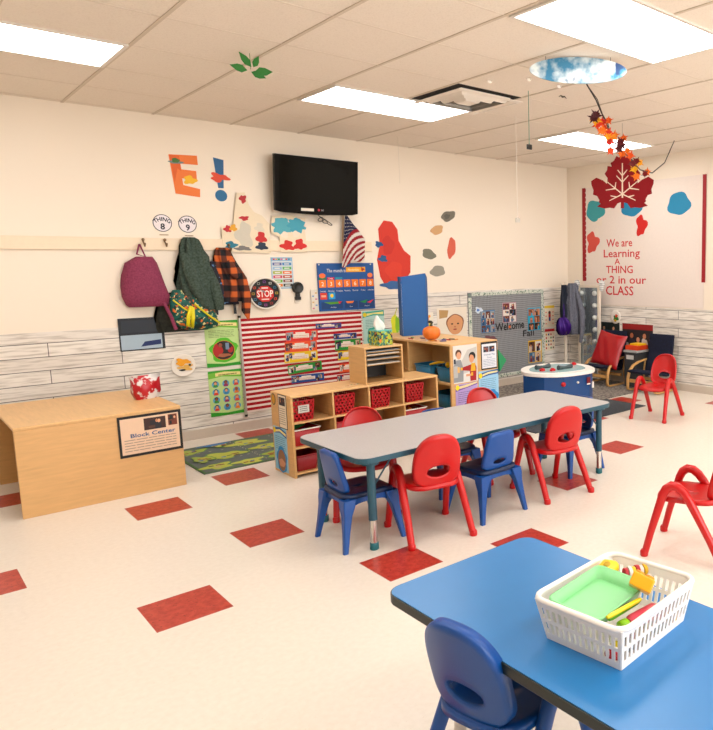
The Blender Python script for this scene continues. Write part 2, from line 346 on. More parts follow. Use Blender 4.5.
p.poly(blob(.15, .06, .06, .045, 5, .35), '#d8322c'); p.poly(blob(.27, .07, .055, .05, 9, .35), '#d8322c')
p.build('paper_cutout', 'cream paper cutout with two light blue puffs and red patches under the television', 'wall decoration')
p = Panel((2.68, YB, 1.27)); RD = '#d9482f'
p.base([(-.1, 0), (.02, 0), (.13, .08), (.2, .16), (.21, .34), (.13, .4), (.07, .5), (.06, .62), (.0, .7), (-.1, .71), (-.17, .62), (-.16, .45), (-.2, .3), (-.17, .12)], RD)
p.poly(blob(-.06, .45, .07, .1, 4), '#d03e28'); p.poly(blob(0, .18, .1, .1, 6), '#de5034'); p.poly(blob(-.03, .03, .12, .045, 6, .3), '#4a7cae'); p.poly(blob(-.17, .46, .045, .03, 3, .3), '#2a6c9c'); p.poly(blob(-.13, .31, .05, .035, 5, .3), '#2a6c9c')
p.build('paper_cutout', 'large red paper cutout with blue patches beside the calendar', 'wall decoration')
for (px, pz, rx, rz, c, s, tl, lab) in ((3.41, 2.06, .1, .055, '#8a8578', 1, .3, 'grey oval paper cutout, topmost of the five on the wall'), (3.25, 1.9, .085, .05, '#d9b488', 2, .3, 'tan oval paper cutout between the two highest ones'),
    (3.44, 1.7, .055, .12, '#dd7a62', 3, -.2, 'upright coral paper cutout right of the small grey ones'), (3.13, 1.63, .09, .055, '#8f8d7e', 4, -.3, 'olive grey oval paper cutout right of the red cutout'), (3.24, 1.44, .1, .06, '#aaa69a', 5, .1, 'pale grey oval paper cutout, lowest of the five')):
    p = Panel((px, YB, pz), tilt=tl); p.base(blob(0, 0, rx, rz, s, .12), c); p.poly(blob(-rx*.2, 0, rx*.4, rz*.5, s+3, .2), {'#8a8578': '#77736a'}.get(c, c)); p.build('paper_cutout', lab, 'wall decoration', 'oval paper cutouts on the wall')
# small chart (colour words)
p = Panel((1.37, YB, 1.3)); p.rbase(.205, .295, '#9cc0da'); p.rect(.008, .01, .19, .25, '#d8dfe0')
for k, c in enumerate(('#e0503c', '#e8b030', '#58a850', '#e07aa0', '#e8e0d0', '#e0703c', '#50a0c0')): p.rect(.02+k*.024, .27, .018, .014, c)
LC = ['#e6932c', '#86bc44', '#d8607c', '#b8c048', '#a8c4dc', '#7078b0']; RC = ['#2c3038', '#8c4020', '#c85820', '#e8882c', '#78bc7c', '#4c94c4']
for r in range(6):
    p.rect(.014, .02+r*.04, .085, .026, LC[r]); p.rect(.106, .02+r*.04, .085, .026, RC[r]); p.rect(.03, .028+r*.04, .05, .009, '#eceae4'); p.rect(.122, .028+r*.04, .05, .009, '#eceae4')
p.build('wall_chart', 'small pastel chart of coloured word boxes above the stop clock', 'chart')
# stop clock
t = thing('wall_clock', 'round black clock face with red STOP sign and white rim', 'clock', (1.295, WY-.001, 1.262))
m = MB(); prof = [(.145, 0), (.152, .012), (.15, .028), (.138, .032), (.134, .022), (.134, .004)]
m.loft([[(r*cos(2*pi*k/48), -z, r*sin(2*pi*k/48)) for k in range(48)] for r, z in prof], mat('#ece6dc', 'white_plastic', rough=.3), cap=False); m.build('rim', t)
p = Panel((0, -.004, 0)); p.base(ell(0, 0, .135, .135, 40), '#14181c', .004); IC = ['#8a4a9c', '#cfcfc8', '#2a8cac', '#c8b040', '#e0602c', '#b0402c', '#a858a0', '#4c90b8', '#508ca8', '#c8a838', '#d85c2c', '#9a9a94']
for k in range(12):
    a = pi/2-k*pi/6; x, z = .108*cos(a), .108*sin(a); p.rect(x-.013, z-.011, .026, .022, IC[k]); p.rect(x-.008, z-.006, .016, .012, '#14181c')
p.poly([(.085*cos(pi/8+k*pi/4), .078*sin(pi/8+k*pi/4)-.004) for k in range(8)], '#d8342c'); p.text('STOP', 0, -.032, .062, '#f2eee6', wfix=.15, bold=.02); p.rect(-.03, .044, .06, .012, '#f0e4dc'); p.rect(-.035, -.06, .07, .01, '#f0e4dc')
p.build('face', parent=t)
m = MB(); m.tube([(0, -.02, 0), (-.06, -.02, .055)], .004, mat('#9a9a98', 'hand')); m.tube([(0, -.02, 0), (-.02, -.02, .03)], .004, mat('#9a9a98', 'hand')); m.build('hands', t)
# black bell / microphone gadget on wall
t = thing('wall_bell', 'round black wall device hanging from a white adhesive hook beside the clock', 'wall device', (1.603, WY-.001, 1.26))
m = MB(); m.loft([[(r*cos(2*pi*k/28), -z, .045+r*sin(2*pi*k/28)) for k in range(28)] for r, z in ((.05, .0), (.055, .01), (.055, .03), (.044, .04), (.04, .036), (.01, .038))], mat('#15201c', 'rubber', rough=.35)); m.build('head', t)
m = MB(); m.box(-.022, .018, -.03, -.002, -.065, 0, blkm); m.box(-.028, .024, -.034, -.002, -.072, -.04, blkm); m.build('body', t, bev=.004)
m = MB(); m.box(-.03, .01, -.012, 0, -.1, -.075, mat('#efe6da', 'hook_plastic')); m.build('adhesive_hook', t, bev=.003)
# calendar
p = Panel((1.81, YP-.001, 1.062)); BL = '#1c6aa8'; p.rbase(.615, .475, BL, .004)
p.text('The month is', .2, .385, .035, '#f0ece6', wmax=.2); p.rect(.305, .385, .215, .05, '#f2b62c'); p.text('November', .39, .397, .026, '#fff2d0', wmax=.13); p.poly(blob(.49, .41, .018, .016, 3, .5), '#b84018')
xs = [.012+k*.087 for k in range(7)]
for k, x in enumerate(xs):
    p.rect(x, .235, .074, .075, '#f2922c'); p.text(str(k+2), x+.037, .25, .042, '#fff6e8')
    p.text(['Sunday', 'Monday', 'Tuesday', 'Wednesday', 'Thursday', 'Friday', 'Saturday'][k], x+.037, .192, .015, '#f0ece6', wmax=.068)
p.rect(xs[0], .313, .074, .022, '#2a8c58'); p.ell(xs[0]+.037, .352, .034, .024, '#f08850'); p.rect(xs[1], .313, .074, .022, '#d8205c'); p.text('Today', xs[1]+.037, .317, .014, '#fff0f0'); p.rect(xs[2], .313, .074, .022, '#2aa0b8'); p.rect(xs[6], .313, .07, .022, '#7c4c90'); p.ell(xs[6]+.036, .35, .03, .024, '#f0905c')
p.rect(xs[0]+.005, .118, .07, .065, '#e4543c'); p.rect(xs[0]+.015, .14, .05, .02, '#f0b8a0'); p.rect(xs[1]+.005, .118, .07, .065, '#38b0dc'); p.ell(xs[1]+.04, .152, .018, .018, '#f6d030')
for x, w in ((.025, .225), (.275, .14), (.43, .175)): p.rect(x, .02, w, .07, '#14568e')
p.poly([(.05, .09), (.24, .09), (.22, .07), (.12, .065)], '#6aa838'); p.poly([(.2, .09), (.245, .092), (.215, .066)], '#d8303c'); p.poly([(.285, .09), (.375, .09), (.36, .07), (.3, .07)], '#f09030'); p.poly([(.44, .08), (.53, .1), (.5, .062)], '#2ca060'); p.poly([(.52, .07), (.6, .1), (.56, .06)], '#e03c5c')
p.text('Weather', .15, .03, .013, '#d8e0e8'); p.text('Year', .34, .03, .013, '#d8e0e8'); p.text('Seasons', .52, .03, .013, '#d8e0e8')
for x in (.02, .58): p.ell(x, .462, .008, .008, '#d8d0c0')
p.build('pocket_calendar', 'blue fabric pocket calendar with orange number cards on the wall', 'calendar')
p = Panel((1.735, YP-.001, 1.07)); p.rbase(.07, .21, '#e8e0d4', .002)
for k in range(6): p.rect(.01+.03*(k % 2), .02+k*.03, .02, .014, ['#d890a8', '#90b4d0', '#e0c088'][k % 3])
p.build('wall_strip', 'narrow pale paper strip left of the blue calendar', 'paper')
# posters
def green_poster(O, top, seed, lab):
    p = Panel(O); w, h = .285, .412; p.rbase(w, h, '#cde3a4', .003); p.poly([(0, 0), (w, 0), (w, .03), (w*.5, .022), (0, .04)], '#3fae38'); p.poly([(0, h-.07), (w*.4, h-.055), (w, h-.075), (w, h-.02), (w*.5, h), (0, h-.015)], '#8cc850')
    p.poly([(0, h), (0, h-.02), (w*.45, h-.008), (w, h-.022), (w, h)], '#46b23c')
    p.poly([(.06, h-.052), (w*.5, h-.044), (w-.01, h-.056), (w-.01, h-.027), (w*.5, h-.014), (.06, h-.022)], '#f2e4a8')
    p.lines(.085, h-.044, .16, 1, .018, '#a09858', seed, .5)
    if top:
        p.ell(.03, h-.035, .024, .024, '#f4d820'); p.lines(.03, h-.09, .22, 5, .014, '#8aa46c', seed, .3)
        p.poly(blob(.15, .145, .115, .112, 2, .12, k=5), '#6cc832'); p.ell(.148, .145, .094, .088, '#d8782c'); p.ell(.148, .145, .089, .083, '#34302e')
        p.poly(blob(.1, .15, .04, .055, 3), '#c03030'); p.ell(.125, .2, .024, .026, '#2a1c18'); p.ell(.122, .193, .016, .019, '#a8684c'); p.ell(.205, .15, .024, .032, '#c03838'); p.ell(.2, .18, .018, .018, '#2c1e1a'); p.rect(.165, .15, .03, .06, '#8ca0b8'); p.poly(blob(.15, .1, .055, .016, 3), '#b87858')
    else:
        cs = ['#e0562c', '#4c9cc8', '#f09a3c', '#58a850', '#b04878', '#e06048']; k = seed
        for r in range(4):
            for c in range(3):
                x, y = .055+c*.088, .075+r*.072; k += 1
                p.poly(ell(x, y, .031, .031, 12), '#74b8d8'); p.poly([(x-.02, y-.026), (x+.02, y-.026), (x+.016, y-.002), (x-.016, y-.002)], cs[k % 6]); p.ell(x, y+.013, .016, .017, ['#241814', '#5c3820', '#c87830'][k % 3], 10); p.ell(x, y+.008, .012, .013, ['#e8b48c', '#a86c4c', '#f0c4a0'][(k+r) % 3], 10)
    p.build('poster', lab, 'poster', 'green posters beside the striped banner')
green_poster((.745, YP, .622), True, 3, 'green poster with a flower framed photo left of the striped banner'); green_poster((.745, YP, .175), False, 5, 'green poster with rows of small round face pictures below the flower one')
# striped banner with rods
t = thing('striped_banner', 'red and white striped fabric banner with silver side rod low on the wall', 'banner', (1.055, YP-.002, .165))
m = MB(); RB, WB = mat('#bf1230', 'red_cloth', rough=.8), mat('#f3e9e2', 'white_cloth', rough=.8); n = 38; bw, bh = 1.2, .875
def wav(x, z): return -.005-.0025*sin(x*9+z*4)-.002*sin(x*23)
for k in range(n):
    z0, z1 = bh*(k+(.0 if k % 2 == 0 else -.14))/n, bh*(k+1-(.14 if k % 2 == 0 else 0))/n; z0 = max(0, z0); vs = []; q = 24
    for i in range(q+1): vs += [(bw*i/q, wav(bw*i/q, z0), z0), (bw*i/q, wav(bw*i/q, z1), z1)]
    m.add(vs, [(2*i, 2*i+2, 2*i+3, 2*i+1) for i in range(q)], RB if k % 2 else WB, True)
m.add([(0, .001, 0), (bw, .001, 0), (bw, .001, bh), (0, .001, bh)], [(0, 3, 2, 1)], WB)
m.build('cloth', t)
m = MB(); m.tube([(-.012, -.012, -.01), (-.012, -.012, bh+.01)], .011, mat('#d4d0cc', 'silver_rod', rough=.3, metal=.6)); m.build('side_rod', t)['label'] = 'silver rod'
m = MB(); m.tube([(-.012, -.012, bh+.01), (-.012, -.012, bh+.03)], .013, blkm); m.build('end_cap', t); m = MB(); m.tube([(-.012, -.012, -.03), (-.012, -.012, -.01)], .013, blkm); m.build('end_cap', t)
# note cards on banner
CARDS = [(1.76, .895, .27, .05, '#6a4f9a', 'purple'), (1.455, .79, .32, .105, '#e8483c', 'coral red'), (1.44, .69, .32, .10, '#f0703c', 'orange'), (1.43, .59, .33, .10, '#f2d22c', 'yellow'),
         (1.46, .475, .34, .085, '#3aa648', 'green'), (1.485, .385, .33, .075, '#2a62a8', 'blue'), (1.94, .775, .25, .055, '#1f56a8', 'royal blue'), (1.95, .66, .28, .105, '#38a248', 'green'), (1.975, .56, .2, .09, '#f2d62c', 'yellow'), (1.985, .43, .2, .09, '#f0703c', 'orange'), (1.95, .33, .24, .08, '#c82c3c', 'crimson')]
for k, (x, z, w, h, c, nm) in enumerate(CARDS):
    p = Panel((x, YP-.0115, z), tilt=-.02 if k != 4 else .04); p.rbase(w, h, c, .0012)
    r = random.Random(k); p.rect(w*.22, h*.3, w*.5, h*.4, '#f2e6dc'); p.rect(w*.3, h*.55, w*.3, h*.3, '#f2e6dc'); p.lines(w*.24, h*.5, w*.44, 2, h*.16, '#d8a898', k, .3)
    p.photo(w*.02, h*.15, w*.13, h*.7, k*3); p.photo(w*.14, h*.4, w*.09, h*.5, k*3+1); p.photo(w*.8, h*.3, w*.15, h*.6, k*3+2); p.photo(w*.74, h*.05, w*.1, h*.4, k*3+5)
    side = 'left' if x < 1.8 else 'right'
    p.build('job_card', '%s card with small photos in the %s column on the striped banner' % (nm, side) if k else 'slim purple card with small photos at the top of the striped banner', 'card', 'cards pinned to the striped banner')
# teal poster
p = Panel((2.275, YP, .64)); w, h = .25, .4; p.rbase(w, h, '#c4e2dc', .003); p.poly([(0, h-.07), (w*.5, h-.05), (w, h-.06), (w, h), (0, h-.012)], '#3cb8a8'); p.poly([(.05, h-.052), (w*.5, h-.036), (w-.01, h-.044), (w-.01, h-.016), (.05, h-.026)], '#f0e8a0'); p.ell(.026, h-.04, .022, .022, '#f2de28')
p.lines(.03, h-.1, .19, 6, .017, '#8cb4ae', 4, .3); p.poly(blob(.16, .12, .12, .125, 3, .1, k=5), '#2cb4a4'); p.ell(.165, .12, .09, .095, '#e6e0c0'); p.ell(.165, .12, .083, .088, '#6a5c68'); p.ell(.165, .13, .045, .055, '#caa090'); p.poly(blob(.16, .06, .06, .03, 3), '#5c4470')
p.build('poster', 'pale teal poster with round photo behind the tissue box', 'poster')
# leaf painting (yellow green)
p = Panel((2.64, YP, .78)); p.base(blob(.02, .1, .055, .1, 4, .15), '#e2e23c', .002); p.poly(blob(.045, .09, .03, .09, 3, .15), '#9cca28'); p.poly([(.0, .18), (.04, .27), (.05, .27), (.015, .18)], '#c8c850')
p.build('paper_painting', 'yellow and green painted paper shape left of the blue board', 'painting')
# bulletin child face photo, paper with yellow
p = Panel((3.2, YP, .68)); p.rbase(.42, .34, '#efe6d8', .002); p.poly([(.03, .22), (.14, .23), (.16, .31), (.03, .32)], '#c8a878'); 
p.poly(blob(.25, .15, .125, .115, 2, .06), '#a07050'); p.poly(blob(.25, .14, .108, .115, 2, .06), '#e0ae84'); 
for dx in (-.045, .04): p.ell(.25+dx, .15, .016, .009, '#4a3024', 12)
p.ell(.245, .115, .012, .01, '#c88868', 10); p.ell(.245, .085, .026, .009, '#b85c50', 14); p.build('face_photo', 'white sheet with a cut out child face photo left of the grey board', 'photo')
p = Panel((3.02, YP, .78)); p.rbase(.13, .2, '#f0eadc', .0015); p.poly(blob(.05, .14, .035, .04, 2, .4), '#f2b030'); p.poly(blob(.07, .06, .03, .03, 7, .4), '#e8d048'); p.build('paper_drawing', 'white drawing with orange and yellow blots behind the pumpkin', 'drawing')
# grey bulletin board
t = thing('bulletin_board', 'grey bulletin board with leafy green border on the plank wall', 'bulletin board', (3.64, YP, .12))
gb = bpy.data.materials.new('grey_shiplap_paper'); 
gb = check_mat('grey_weave', '#6a6c70', '#9c9ea0', 300, 260)
m = MB(); m.box(.0, 1.22, -.012, 0, 0, 1.06, gb); m.build('board', t)
m = MB(); wb = mat('#dfe2d8', 'border_paper'); m.box(0, .045, -.016, -.0125, 0, 1.0, wb); m.box(1.18, 1.22, -.016, -.0125, 0, 1.06, wb); m.box(.05, 1.175, -.016, -.0125, 1.02, 1.06, wb); m.box(.05, 1.175, -.016, -.0125, 0, .04, wb)
r = random.Random(5); g1, g2 = mat('#4c7c64', 'leaf_ink'), mat('#8fae9c', 'leaf_ink')
def leaflet(m, x, z, y, a, L, mt):
    m.add([(x, y, z), (x+L*.5*cos(a)-L*.2*sin(a), y-.003, z+L*.5*sin(a)+L*.2*cos(a)), (x+L*cos(a), y, z+L*sin(a)), (x+L*.5*cos(a)+L*.2*sin(a), y-.003, z+L*.5*sin(a)-L*.2*cos(a))], [(0, 1, 2, 3)], mt)
for k in range(420):
    s_ = r.randrange(4); u = r.random()
    x, z = ((u*1.2, 1.04), (u*1.2, .02), (.022, u*1.0), (1.2, u*1.05))[s_]
    leaflet(m, x+r.uniform(-.015, .015), z+r.uniform(-.015, .015), -.0175-r.random()*.002, r.uniform(0, 6.28), r.uniform(.016, .028), r.choice((g1, g1, g2)))
m.build('leaf_border', t)
YQ = YP-.0145
def coll(x, z, w, h, bg, nx, ny, seed, lab, pal=None):
    p = Panel((x, YQ, z)); p.rbase(w, h, bg, .0015); p.collage(.008, .008, w-.016, h-.016, nx, ny, seed, pal); p.build('photo_collage', lab, 'photo collage', 'photo collages on the grey board')
coll(3.82, .69, .215, .27, '#6d94b8', 3, 3, 1, 'blue photo collage at the left of the grey board'); coll(4.16, .79, .225, .25, '#c8a8b0', 2, 3, 2, 'pink photo collage above the Welcome lettering')
coll(4.58, .66, .22, .29, '#3cb4d0', 2, 3, 3, 'turquoise photo collage at the right of the grey board', ['#b87a58', '#3a2418', '#8c5840', '#3cb4d0', '#d9a07c']); coll(4.58, .24, .235, .29, '#ecc828', 2, 2, 4, 'yellow edged photo collage low on the grey board')
p = Panel((4.28, YQ, .70), tilt=.03); p.z = .001; p.text('Welcome', 0, 0, .1, '#12161a', wfix=.47, bold=.018); p.poly(blob(-.01, .035, .018, .018, 3), '#e07c28'); o = p.build('lettering', 'black Welcome lettering across the grey board', 'lettering'); 
p = Panel((4.6, YQ, .595)); p.z = .001; p.text('Fall', -.02, 0, .08, '#2c2e30', wfix=.2, bold=.015); p.build('lettering', 'dark grey lettering under the turquoise collage', 'lettering')
p = Panel((3.73, YQ, .93)); p.base(blob(.06, .04, .055, .035, 3, .3), '#d8e2ec', .002); p.poly(blob(.05, .04, .02, .015, 3, .3), '#5c8cd0'); p.build('paper_star', 'white glossy cutout at the upper left of the grey board', 'cutout')
p = Panel((3.95, YQ, .61)); p.base(blob(0, 0, .09, .04, 3, .3), '#8a6068', .002); p.build('paper_cutout', 'dusty mauve cutout below the blue collage', 'cutout')
for z, c, lab, sd in ((.68, '#f2d44c', 'white chart with yellow header right of the grey board', 1), (.37, '#d8303c', 'white chart with red header below the yellow one', 2)):
    p = Panel((4.89, YP, z)); p.rbase(.18, .285, '#efe4d2', .002); p.rect(0, .25, .18, .035, c)
    if sd == 1:
        p.rect(.06, .05, .06, .17, '#f2dcc8'); p.ell(.09, .19, .022, .024, '#5c3420'); p.rect(.07, .13, .04, .045, '#c83840'); p.rect(.075, .08, .032, .05, '#2c4c94')
        for k in range(8): p.rect(.012+(k % 2)*.125, .04+(k//2)*.05, .028, .014, '#e8a088')
    else:
        for k in range(20): p.rect(.014+(k % 4)*.042, .02+(k//4)*.045, .022, .024, ['#c83840', '#28407c', '#d8a030', '#5c2c2c', '#48a058', '#e8d8c8'][(k*5) % 6])
    p.build('wall_chart', lab, 'chart', 'small charts by the coat stand')
# plate with fish picture, chip-like bag, left dark picture
t = thing('paper_plate', 'white paper plate with yellow collage on the plank wall', 'paper plate', (.553, YP, .668))
m = MB(); m.loft([[(r*cos(2*pi*k/36), -z, r*sin(2*pi*k/36)) for k in range(36)] for r, z in ((.095, .0), (.098, .012), (.094, .013), (.07, .004), (.01, .004))], mat('#f0e8de', 'plate_card')); m.build('plate', t)
p = Panel((0, -.0095, 0)); p.poly(blob(-.005, .03, .055, .03, 3, .35), '#f2b428'); p.poly(blob(.02, -.02, .05, .025, 6, .5), '#e8c070'); p.poly(blob(-.01, -.04, .025, .008, 6), '#2c2c2c'); p.poly(blob(.05, .0, .01, .01, 6), '#20463c'); p.build('collage_paper', parent=t)['label'] = 'yellow and orange paper scraps'
p = Panel((.1, YP, .83)); p.rbase(.33, .27, '#2a3440', .003); p.rect(.01, .01, .3, .12, '#b8c8d4'); p.poly([(.15, .03), (.3, .04), (.3, .08), (.18, .07)], '#24407c'); p.rect(.02, .15, .28, .1, '#3c4450'); p.build('picture', 'dark framed picture with white and blue below the maroon bag', 'picture')
# flag
t = thing('flag', 'small American flag drooping from a stick beside the television', 'flag', (0, 0, 0))
A, B, C_, D = (2.115, 2.03), (2.325, 1.775), (2.28, 1.58), (2.03, 1.50); m = MB(); nu, nv = 40, 56
fr, fw, fb = mat('#b01c34', 'flag_red', rough=.8), mat('#ece4dc', 'flag_white', rough=.8), mat('#24305c', 'flag_blue', rough=.8)
g = []
for j in range(nv+1):
    for i in range(nu+1):
        s_, q = i/nu, j/nv; x = (A[0]*(1-s_)+B[0]*s_)*(1-q)+(D[0]*(1-s_)+C_[0]*s_)*q; z = (A[1]*(1-s_)+B[1]*s_)*(1-q)+(D[1]*(1-s_)+C_[1]*s_)*q
        z += -.02*sin(s_*9)*q; g.append((x, 2.44-.018*sin(s_*12+q*2)*(.3+q)-.02*q, z))
for j in range(nv):
    for i in range(nu):
        s_, q = (i+.5)/nu, (j+.5)/nv; w = q+s_*.95
        if w < .56: c = fw if (i % 3 == 1 and (j+ (i//3) % 2*2) % 4 == 1) else fb
        else: c = (fr, fw)[int((w-.56)/.115) % 2]
        a = j*(nu+1)+i; m.add([g[a], g[a+1], g[a+nu+2], g[a+nu+1]], [(3, 2, 1, 0)], c, True)
m.build('cloth', t, solid=.001)
m = MB(); m.tube([(2.11, 2.463, 2.09), (2.06, 2.43, 1.62)], .005, mat('#b08850', 'wood', var=.16)); m.build('stick', t)
m = MB(); m.box(2.09, 2.14, 2.455, 2.4995, 2.06, 2.1, met); m.build('bracket', t)
# ------------------------------------------------------------------ COATS
def garment(mb, rows, cx_y, m, folds=9, amp=.012, seed=0, n=40):
    r = random.Random(seed); p1 = r.uniform(0, 6); rings = []
    for (z, xl, xr, d) in rows:
        c, w = (xl+xr)/2, (xr-xl)/2; ring = []
        for k in range(n):
            a = 2*pi*k/n; f = 1+amp/max(w, .03)*(sin(folds*a+p1+z*7)+.5*sin(folds*1.7*a+z*17))
            x = c+w*f*abs(cos(a))**.8*(1 if cos(a) > 0 else -1); y = cx_y-(d*f*abs(sin(a))**.7 if sin(a) < 0 else 0)*1.0
            if sin(a) >= 0: y = cx_y
            ring.append((x, min(y, cx_y), z))
        rings.append(ring)
    mb.loft(rings, m)
GT = Matrix.Translation((-.035, 2.478*.38, 0))@Matrix.Diagonal((1, .62, 1, 1))
def hook(x, z, lab):
    m = MB(); m.tube([(x, 2.481, z+.03), (x, 2.455, z+.01), (x, 2.435, z-.015), (x, 2.425, z), (x, 2.422, z+.012)], .006, mat('#9c8870', 'brass', rough=.3, metal=.8)); m.ball((x, 2.47, z+.04), .012, mat('#9c8870', 'brass', rough=.3, metal=.8)); tag(m.build('coat_hook'), lab, 'coat hook', 'coat hooks on the wall rail')
hook(.49, 1.70, 'empty brass hook under the THING 8 disc'); hook(.70, 1.70, 'brass hook holding the dark green jacket'); hook(1.0, 1.665, 'brass hook holding the orange plaid shirt'); hook(.33, 1.70, 'brass hook above the maroon bag')
tex = speckle_mat('green_fleece', '#46554b', '#66756b', 60, .3, .65, rough=.95, bump=.8)
t = thing('jacket', 'dark green fleece jacket hanging on a hook beneath the THING 9 disc', 'jacket', (0, 0, 0))
m = MB(); m.T = GT.copy(); garment(m, [(1.765, .685, .735, .04), (1.745, .665, .76, .07), (1.69, .645, .785, .1), (1.6, .625, .83, .12), (1.5, .6, .84, .14), (1.4, .59, .86, .16), (1.3, .6, .88, .17), (1.2, .63, .9, .17), (1.16, .66, .91, .16), (1.14, .7, .915, .14)], 2.475, tex, 8, .018, 2); m.build('body', t)
m = MB(); m.T = GT.copy(); m.tube([(.82, 2.38, 1.5), (.86, 2.33, 1.35), (.885, 2.33, 1.2), (.89, 2.34, 1.14)], [.04, .045, .045, .035], tex, 12); m.build('sleeve', t)
m = MB(); m.T = GT.copy(); m.tube([(.64, 2.36, 1.62), (.67, 2.31, 1.45), (.72, 2.3, 1.3), (.78, 2.31, 1.2)], [.03, .05, .05, .03], tex, 12); m.build('sleeve', t)
plaid = check_mat('orange_plaid', '#101118', '#cc6028', 58, 60, '#5c2c1c')
t = thing('plaid_shirt', 'orange and black plaid shirt jacket hanging on the wall rail', 'shirt', (0, 0, 0))
m = MB(); m.T = GT.copy(); garment(m, [(1.68, .94, 1.0, .04), (1.66, .92, 1.02, .07), (1.6, .9, 1.05, .1), (1.5, .9, 1.1, .12), (1.42, .915, 1.13, .13), (1.34, .93, 1.14, .13), (1.26, .925, 1.14, .12), (1.2, .94, 1.12, .1)], 2.475, plaid, 7, .014, 5); m.build('body', t)
m = MB(); m.T = GT.copy(); m.tube([(1.03, 2.38, 1.56), (1.1, 2.36, 1.4), (1.13, 2.36, 1.25), (1.12, 2.38, 1.12), (1.14, 2.39, 1.04)], [.03, .045, .045, .04, .012], plaid, 12); m.build('sleeve', t)
m = MB(); m.T = GT.copy(); m.tube([(.99, 2.34, 1.56), (1.02, 2.31, 1.46), (1.06, 2.3, 1.42)], [.03, .045, .03], plaid, 12); m.build('sleeve', t)
navy = speckle_mat('navy_space_print', '#161c30', '#24304c', 20, .4, .6, rough=.7, bump=.1, extra=[('#7ca0c8', 28, .62), ('#d8942c', 34, .68)])
t = thing('backpack', 'navy printed backpack half hidden behind the plaid shirt', 'backpack', (0, 0, 0))
m = MB(); m.T = GT.copy(); garment(m, [(1.56, .87, 1.0, .05), (1.53, .85, 1.0, .08), (1.4, .85, 1.0, .1), (1.3, .86, 1.0, .1), (1.19, .88, 1.08, .08), (1.175, .9, 1.08, .05)], 2.477, navy, 3, .004); m.build('body', t)

for bx0 in (1.03, .875): m = MB(); m.T = GT.copy(); m.box(bx0, bx0+.022, 2.44, 2.452, 1.09, 1.2, blkm); m.build('strap', t)
tealp = speckle_mat('teal_dinosaur_print', '#1c6a62', '#2c8478', 14, .4, .6, rough=.7, bump=.1, extra=[('#e88838', 26, .58), ('#e8e4b0', 34, .6), ('#174c48', 22, .58)])
yel = mat('#e8dc1c', 'yellow_trim', rough=.5)
t = thing('backpack', 'teal printed backpack with yellow zips under the dark green jacket', 'backpack', (0, 0, 0))
m = MB(); m.T = GT.copy(); garment(m, [(1.32, .56, .72, .1), (1.26, .52, .8, .15), (1.15, .5, .86, .17), (1.05, .52, .89, .17), (.99, .58, .88, .14), (.975, .64, .82, .1)], 2.478, tealp, 3, .006, 3); m.build('body', t)
m = MB(); m.T = GT.copy(); m.tube([(.52, 2.31, 1.24), (.6, 2.285, 1.16), (.66, 2.285, 1.12)], .006, yel, 6); m.tube([(.68, 2.285, 1.2), (.78, 2.29, 1.1), (.88, 2.33, 1.02)], .008, yel, 6); m.build('zip', t)
m = MB(); m.T = GT.copy(); m.tube([(.65, 2.28, 1.18), (.62, 2.26, 1.1), (.61, 2.26, 1.02), (.64, 2.262, 1.0), (.655, 2.265, 1.08), (.66, 2.28, 1.17)], .016, yel, 8); m.build('strap', t)['label'] = 'bright yellow strap'
maroon = speckle_mat('maroon_canvas', '#904060', '#a85474', 80, .3, .7, rough=.8, bump=.4)
t = thing('backpack', 'maroon backpack hanging at the left edge under the THING 8 disc', 'backpack', (0, 0, 0))
m = MB(); m.T = GT.copy(); garment(m, [(1.6, .3, .42, .08), (1.55, .22, .45, .12), (1.45, .19, .48, .14), (1.36, .18, .5, .15), (1.28, .18, .52, .15), (1.21, .2, .51, .13), (1.19, .22, .49, .1)], 2.475, maroon, 3, .004, 4); m.build('body', t)
m = MB(); m.T = GT.copy(); m.tube([(.33, 2.44, 1.7), (.3, 2.4, 1.62), (.36, 2.4, 1.6), (.33, 2.425, 1.7)], .007, maroon, 6); m.build('handle', t)
m = MB(); m.T = GT.copy(); m.tube([(.46, 2.36, 1.22), (.5, 2.33, 1.1), (.525, 2.31, .99)], .014, maroon, 8); m.build('strap', t)
dk = speckle_mat('dark_coat_cloth', '#34362e', '#4a4a40', 40, .3, .7, rough=.95, bump=.4)
t = thing('coat', 'dark olive coat hanging low behind the teal backpack', 'coat', (0, 0, 0))
m = MB(); m.T = GT.copy(); garment(m, [(1.3, .46, .6, .03), (1.2, .43, .7, .05), (1.1, .41, .8, .06), (1.0, .42, .82, .06), (.965, .44, .8, .05)], 2.485, dk, 9, .012, 6); m.build('body', t)
# ------------------------------------------------------------------ RIGHT WALL
XR = WX-.0005; XP = WX-.0115
p = Panel((XR-.003, 2.19, .98), 'right'); pw, ph = 1.85, 1.5
p.rbase(pw, ph, mat('#eee4dc', 'banner_paper', rough=.6), .003)
rd = '#b01c30'; p.rect(-.03, .3, .05, ph-.3, rd); p.rect(pw-.03, .3, .05, ph-.3, rd)
for k in range(20): p.ell(.022, .33+k*.06, .016, .03, rd, 12, lift=False)
RT = '#d8323c'
for tx, cu, v, h, w in (('We are', .60, .735, .10, .42), ('Learning', .63, .605, .10, .60), ('A', .57, .515, .075, .09), ('THING', .60, .405, .095, .44), ('or 2 in our', .62, .275, .10, .82), ('CLASS', .60, .13, .115, .46)): p.text(tx, cu, v, h, RT, wfix=w, bold=.012)
p.poly(blob(.2, 1.2, .16, .13, 3, .12), '#4fb0b6'); p.poly(blob(.27, 1.05, .05, .05, 5), '#efe4d8'); p.poly(blob(.15, .8, .1, .13, 4, .3), '#e06a5c'); p.poly(blob(.22, .93, .04, .05, 5), '#f0e6dc')
p.poly(blob(.8, 1.22, .16, .13, 9, .12), '#2c9cc0'); p.poly(blob(.95, .98, .08, .12, 4, .3), '#d8322c')
